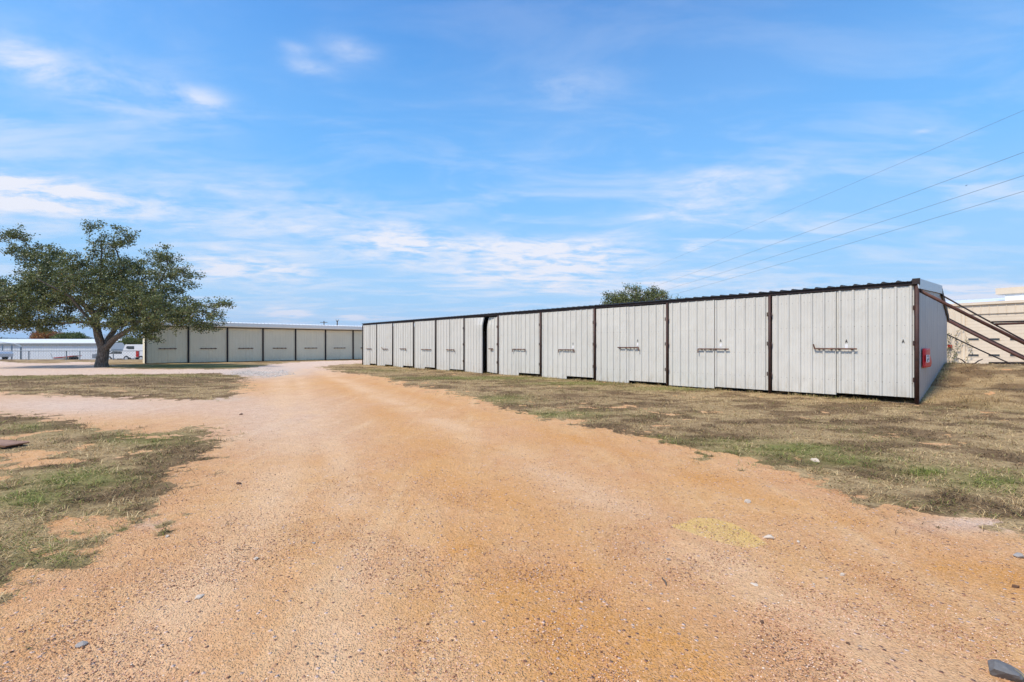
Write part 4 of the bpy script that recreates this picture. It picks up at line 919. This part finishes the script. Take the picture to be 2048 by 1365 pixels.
for (px, dd, tp_, w_, lb, sdn) in ((222, 96, 662, 40, 'bare grey tree behind the fork of the oak trunk', 24), (243, 100, 672, 30, 'smaller bare grey tree right of the oak trunk fork', 25), (180, 104, 672, 26, 'bare grey tree just left of the oak trunk', 27)):
    S_ = dd/FP
    simple_tree('bare_tree', px, dd, tp_, w_, 2, lb, None, sdn, 380, .1, 0, .3, base_z=-1.4, group='bare trees behind the oak')
# vine on the cream wall corner
vr_ = np.random.default_rng(5); q0 = G0+GD*gu(1900)+nrm*.16
VN = empty('climbing_vine', (q0.x, q0.y, .3), ga, label='thin leafy vine climbing the corner of the cream building', cat='vine')
mb = MB(); C = []
for k in range(15):
    x = vr_.uniform(-.95, .75); z = 0.; pts = [(x, .0, -.2)]; hmax = vr_.uniform(.7, 2.2)
    while z < hmax: z += .14; x += vr_.normal(-.01, .07); pts.append((x, vr_.uniform(0, .05), z)); C.append((x, .05, z)) if vr_.random() < .55 else None
    mb.tube(pts, .008, 5)
mb.build('stem', M['darkbrown'], VN)
V, Fl, n = leaf_cloud(np.array(C), 5, .06, .055, vr_); mesh_np('foliage', V, Fl, M['oakleaf'], dict(tint=np.repeat(vr_.random(n), 4)), parent=VN)
# dead stalks behind the shed corner
for k, (px, py, dx_, dz_) in enumerate(((1933, 722, -.35, .22), (1948, 725, .4, .18))):
    q = PX(px, 727, 20); mb = MB(); mb.tube([(0, 0, -.03), (dx_*.5, 0, dz_*.6), (dx_, .02, dz_)], [.03, .025, .015], 6)
    o = mb.build('stick', M['darkbrown']); o.location = q; tag(o, ('dark stick leaning left at the foot of the sectional door', 'dark stick leaning right at the foot of the sectional door')[k], 'stick')
# dry weed tuft on the bank at the right, green tuft in the turf
def tuft(px, py, n, r, lo, hi, t0, t1, label, name, z=0.0):
    x, y = GP(px, py, z); a = rng.uniform(0, 6.28, n); q = r*rng.random(n)**.6; X = x+np.cos(a)*q*1.6; Y = y+np.sin(a)*q
    o = blades(name, X, Y, ground_z(X, Y), rng.uniform(lo, hi, n), rng.uniform(.004, .008, n), np.clip(rng.normal(.65, .35, n), .05, 1.4), rng.uniform(t0, t1, n), M['blade'])
    return tag(o, label, 'grass tuft')
tuft(1854, 950, 160, .13, .05, .13, .72, .95, 'dark green grass tuft in the turf right of the shed doors', 'grass_tuft')
tuft(1965, 806, 200, .38, .08, .26, .2, .45, 'reddish dry weed tuft on the bank at the right edge', 'weed_tuft', .08)

# ------------------------------------------------------------------ low white building, fence, carport, trailer, vehicles at the left
def far_frame(px, d, z): return Vector(((px-CX)/FP*d, d, z))
WBd = 90; a_ = far_frame(-420, WBd, -1.6); b_ = far_frame(222, WBd, -1.6)
WB = empty('long_white_building', a_, 0, label='low long white metal building with pale roof beyond the fence', cat='building')
Lw = (b_-a_).x; ze = CZ+(HY-686.8)/FP*WBd+1.6; zr = CZ+(HY-678.5)/FP*(WBd+7)+1.6
sheet('wall', M['white'], WB, 0, Lw, 0, ze, 0, -1, .1, phase=.2, h=.03, pitch=.5, minor=0)
MB().prism([(-.35, ze-.06), (-.35, ze+.06), (7, zr), (14.3, ze+.06), (14.3, ze-.06)], 'x', -.3, Lw+.3).build('roof', M['roofwhite'], WB)
MB().box(-.2, Lw+.2, -.32, -.08, ze-.30, ze-.07).build('eave_shadow_strip', M['greysteel'], WB)  # grey strip added to stand for the shade under the eave
MB().box(Lw-.1, Lw, .12, 13.9, 0, ze-.08).build('end_wall', M['white'], WB)
MB().box(0, .1, .12, 13.9, 0, ze-.08).build('end_wall', M['white'], WB); MB().box(.12, Lw-.12, 13.8, 13.9, 0, ze-.08).build('back_wall', M['white'], WB)
# small gable shed seen through the fork
q = far_frame(210, 72, -1.0)
GS = empty('gable_shed', q, 0, label='small white gable shed seen through the fork of the oak', cat='shed')
w_ = 13*72/FP
MB().prism([(-w_*.75, 0), (w_*.85, 0), (w_*.85, 1.9), (w_*.1, 2.75), (-w_*.75, 1.9)], 'y', 0, 3).build('wall', M['white'], GS)
MB().prism([(-w_*1.0, 1.72), (w_*.1, 2.78), (w_*1.1, 1.72), (w_*1.1, 1.86), (w_*.1, 2.92), (-w_*1.0, 1.86)], 'y', -.15, 3.1).build('roof', M['concrete'], GS)
# chain link fence
FN = empty('chain_link_fence', far_frame(0, 47.5, 0), 0, label='grey chain link fence with pipe top rail before the white building', cat='fence')
o0 = FN.location; fx = lambda px: (px-CX)/FP*47.5-o0.x
ztop = CZ+(HY-702.2)/FP*47.5
MB().tube([(fx(-330), 0, ztop), (fx(291), 0, ztop)], .035, 6).build('top_rail', M['greysteel'], FN)
for px in (-260, -180, -90, 57, 132, 159, 226, 290):
    MB().tube([(fx(px), .04, -.2), (fx(px), .04, ztop+.04)], .045, 8).build('post', M['greysteel'], FN)
mm, nt, p = newmat('chain_link'); v = nt.coord('Object'); x, y, z = nt.sep(v)
mk = MB(); stepw = .30; xx = fx(-330)
while xx < fx(291)-1.2:
    mk.tube([(xx, 0.0, 0), (xx+ztop, 0.0, ztop)], .006, 3, False); mk.tube([(xx+ztop, .012, 0), (xx, .012, ztop)], .006, 3, False); xx += stepw
mk.build('mesh', M['greysteel'], FN, fix=False)
# carport with curved roof
CPo = far_frame(43, 53, -.3); th_ = -math.atan2(CPo.x, CPo.y); kx = 53/FP*math.cos(th_)
CPt = empty('carport', CPo, th_, label='open carport with white rounded metal roof at the left edge', cat='carport')
lowz = CZ+(HY-695)/FP*53-CPo.z; top = CZ+(HY-682)/FP*53-CPo.z; xl = -6.2
prof = [(0, lowz), (0, lowz+.10), (-.14, lowz+.30), (-.5, lowz+.42), (xl/2, top+.12), (xl+.5, lowz+.42), (xl+.14, lowz+.3), (xl, lowz+.10), (xl, lowz), (xl+.05, lowz), (xl+.5, lowz+.34), (xl/2, top+.06), (-.52, lowz+.35), (-.05, lowz)]
MB().prism(prof, 'y', 0, 5).build('roof', M['eave'], CPt)
for x_ in (-.06, -.75, -1.45, xl/2-1.5, xl+.06):
    MB().tube([(x_, .03, -.2), (x_, .03, lowz+.02 if x_ in (-.06, xl+.06) else lowz+.3)], .06, 8).build('post', M['greysteel'], CPt)
for x_ in (-.03, xl+.03):
    MB().box(x_-.04, x_+.04, .03, 4.9, lowz-.03, lowz+.05).build('side_rail', M['greysteel'], CPt)
    MB().tube([(x_, 4.85, -.2), (x_, 4.85, lowz)], .06, 8).build('post', M['greysteel'], CPt)
# car under the carport, van, low cars: shared little builder
def vehicle(name, loc, rz, prof, wheels, w, body, label, cat, glass=None, lamps=()):
    r = empty(name, loc, rz, label=label, cat=cat)
    MB().prism(prof, 'y', -w/2, w/2).build('body', body, r)
    for x in wheels:
        for s in (-1, 1):
            wh = MB().tube([(x, s*w/2-.1*s, .32), (x, s*w/2+.02*s, .32)], .32, 16).build('wheel', M['tyre'], r)
            MB().tube([(x, s*w/2+.02*s, .32), (x, s*w/2+.035*s, .32)], .18, 12).build('hub', M['galv'], wh)
    if glass: MB().prism(glass, 'y', -w/2-.01, w/2+.01).build('window', M['glass'], r)
    for (x0, x1, y0, y1, z0, z1) in lamps: MB().box(x0, x1, y0, y1, z0, z1).build('tail_lamp', M['redlamp'], r)
    return r
sedan = [(-2.2, .35), (-1.75, .35), (-1.6, .62), (-1.2, .70), (-.85, .35), (.9, .35), (1.2, .68), (1.6, .62), (1.85, .35), (2.25, .38), (2.3, .7), (2.15, .92), (1.1, 1.02), (.45, 1.42), (-.9, 1.44), (-1.6, 1.02), (-2.2, .95)]
sg = [(.98, 1.02), (.42, 1.36), (-.82, 1.38), (-1.42, 1.02)]
vehicle('parked_car', far_frame(-32, 51, -.12), 0, sedan, (-1.3, 1.4), 1.75, M['paintwhite'], 'white car under the carport at the left edge', 'car', sg)
vehicle('parked_car', far_frame(247, 68, -.75), 0, sedan, (-1.3, 1.4), 1.75, M['paintwhite'], 'white low car behind the fence right of the oak trunk', 'car', sg)
vehicle('parked_car', far_frame(224, 70, -.8), 0, sedan, (-1.3, 1.4), 1.75, M['paintgrey'], 'dark grey car half hidden by the oak trunk', 'car', sg)
vehicle('parked_car', far_frame(262, 74, -.9), 0, sedan, (-1.3, 1.4), 1.75, M['paintgrey'], 'dark grey car between the white car and the white van', 'car', sg)
van = [(-1.1, .45), (1.4, .45), (1.5, .7), (1.45, 1.8), (1.25, 1.95), (-.9, 1.95), (-1.3, 1.1), (-1.35, .7)]
vehicle('white_van', far_frame(279, 55, -.35), 0, van, (-.8, .9), 1.8, M['paintwhite'], 'white boxy van with red tail lamps beside the beige shed', 'van', [(-.55, 1.4), (.1, 1.4), (.1, 1.75), (-.75, 1.75), (-.85, 1.5)], lamps=[(.35, .65, -.97, -.91, .5, 1.25)])
# red flat trailer behind the fence
q = far_frame(118, 49.5, 0); TR = empty('flat_trailer', q, 0, label='low red utility trailer frame behind the chain link fence', cat='trailer')
MB().prism([(-.1, .13), (1.2, .26), (1.95, .36), (1.95, .42), (1.2, .33), (-.1, .22)], 'y', -.5, .5).build('deck_rail', M['redlamp'], TR)
MB().box(-.1, 1.3, -.45, .45, .02, .12).build('deck', M['concrete'], TR)
for k in range(4): MB().box(.9+.18*k, .96+.18*k, -.51, -.45, .10, .27).build('stake', M['rockw'], TR)
MB().tube([(1.5, -.5, .14), (1.5, .5, .14)], .14, 12).build('wheel', M['tyre'], TR)
mb = MB(); mb.tube([(0, 0, 0), (-.32, 0, .62)], .02, 6); o = mb.build('iron_rod', M['greysteel']); o.location = far_frame(107, 49.8, 0.0); tag(o, 'thin rod leaning in the ground left of the red trailer', 'rod')
# far treeline and hills
Xc = rng.uniform(-420, 100, 9000); C = np.stack([Xc, rng.uniform(300, 330, 9000), np.zeros(9000)], -1)
hmax = 5.2+2.4*fbm(Xc, Xc*0, .06, 3)
C[:, 2] = -2+(hmax)*rng.random(9000)
V, Fl, n = leaf_cloud(C, 10, .9, .55, rng); M['farleaf'] = leafmat('far_wood_leaves', [(0, (.05, .045, .03)), (1, (.12, .11, .06))], .8, .2)
o = mesh_np('distant_wood', V, Fl, M['farleaf'], dict(tint=np.repeat(rng.random(n), 4))); tag(o, 'thin dark line of distant woodland on the left horizon', 'woodland', kind='stuff')
hx_ = np.linspace(-6500, 3500, 160); hz_ = 62+34*fbm(hx_/1000+3, hx_*0+2.2, 1.0, 4)*sstep(3500, 1500, hx_)
hv = []; hf = []
for j, (yy, f) in enumerate(((3300, 0.0), (3600, .55), (4000, 1.0), (4700, .8), (5400, 0.0))):
    for x, z in zip(hx_, hz_): hv.append((x, yy+120*math.sin(x/700+j), -6+(z+16*mnoise.noise(Vector((x/400, j, 0))))*f))
for j in range(4):
    for i in range(159): a = j*160+i; hf.append((a, a+1, a+161, a+160))
hm = simple('wooded_hill', (0.07, 0.085, 0.05), .95, 0, .3, .004)
mb = MB(); mb.v = hv; mb.f = hf; o = mb.build('hills', hm, None, True); tag(o, kind='structure')

# ------------------------------------------------------------------ utility poles and wires
def pole(px, d, top_py, label, arm=1.1, rz=0.0, fork=False):
    q = far_frame(px, d, 0); H = CZ+(HY-top_py)/FP*d; r = empty('utility_pole', q, rz, label=label, cat='utility pole')
    MB().tube([(0, 0, -.3), (0, 0, H)], [.16, .12], 10).build('mast', M['wood'], r)
    if fork:
        c = MB().tube([(0, 0, H-.6), (-.35, 0, H+.25)], .05, 6); c.tube([(0, 0, H-.6), (.35, 0, H+.25)], .05, 6); c.build('bracket', M['wood'], r)
    else:
        ca = MB().box(-arm, arm, -.16, -.07, H-.42, H-.30).build('crossarm', M['wood'], r)
        for s in (-.9, -.45, .45, .9): MB().tube([(s*arm, -.115, H-.30), (s*arm, -.115, H-.18)], .035, 6).build('insulator', M['galv'], ca)
    return r
pole(648, 120, 642.5, 'short dark pole top with crossarm above the beige shed roof, left of the pair', .9)
pole(674.5, 115, 641.5, 'forked pole top above the beige shed roof, right of the pair', fork=True)
pole(1272, 72, 578, 'wooden utility pole hidden in the treetop behind the white shed', 1.0)
for k, (zn, zf, yo, lb) in enumerate(((11.6, 12.3, 0, 'topmost thin overhead wire crossing the sky at the right'), (9.8, 9.9, .0, 'second overhead wire from the top at the right'), (8.8, 9.3, .3, 'third overhead wire from the top at the right'), (8.12, 8.7, .6, 'lowest of the four overhead wires over the white shed'))):
    A = Vector((24.6, -1.5, zn+.5*(zn-zf)*0)); B0 = Vector((22, 20.1, zn)); B = Vector((19.0, 72, zf)); B.x = (1272+k*18-CX)/FP*72
    dirv_ = (B0-B); A = B0+dirv_*.42; pts = []
    for j in range(25):
        f = j/24; q = A+(B-A)*f; q.z -= .22*4*f*(1-f)-.22*4*.3*.7*0.98; pts.append(q-A)
    o = MB().tube(pts, .009 if k else .0065, 5).build('overhead_wire', M['wire'], None, True); o.location = A; tag(o, lb, 'overhead wire', 'overhead wires strung across the sky')
A = PX(1890, 603, 60); B = PX(2200, 578, 48); pts = [(B-A)*(j/10)+Vector((0, 0, -.3*math.sin(j/10*math.pi))) for j in range(11)]
o = MB().tube(pts, .012, 5).build('service_wire', M['wire'], None, True); o.location = A; tag(o, 'faint wire low over the roof of the cream building', 'wire')
# bird in the sky: a tiny dark speck
q = PX(1932, 372, 60); bd = MB(); bd.tube([(-.10, 0, 0), (-.03, 0, .005), (.05, 0, .01), (.12, 0, .0)], [.01, .035, .03, .005], 6); bd.poly([(0, 0, .02), (.03, .22, .08), (-.04, .2, .07), (-.05, 0, .02)]); bd.poly([(0, 0, .02), (.03, -.22, .08), (-.04, -.2, .07), (-.05, 0, .02)])
o = bd.build('bird', M['black'], fix=False); o.location = q; tag(o, 'tiny dark bird flying between the overhead wires', 'bird')
# ------------------------------------------------------------------ air
hz = MB().box(-8000, 8000, -7000, 7200, -20, 260).build('haze', None); hm_ = bpy.data.materials.new('haze_air'); hm_.use_nodes = True
hn = hm_.node_tree; hn.nodes.clear(); pv = hn.nodes.new('ShaderNodeVolumePrincipled'); pv.inputs['Color'].default_value = (.60, .78, 1, 1); pv.inputs['Density'].default_value = 0.00012; pv.inputs['Anisotropy'].default_value = 0.0
ho = hn.nodes.new('ShaderNodeOutputMaterial'); hn.links.new(pv.outputs[0], ho.inputs['Volume']); hz.data.materials.append(hm_); tag(hz, 'thin blue haze over the distance', kind='stuff')
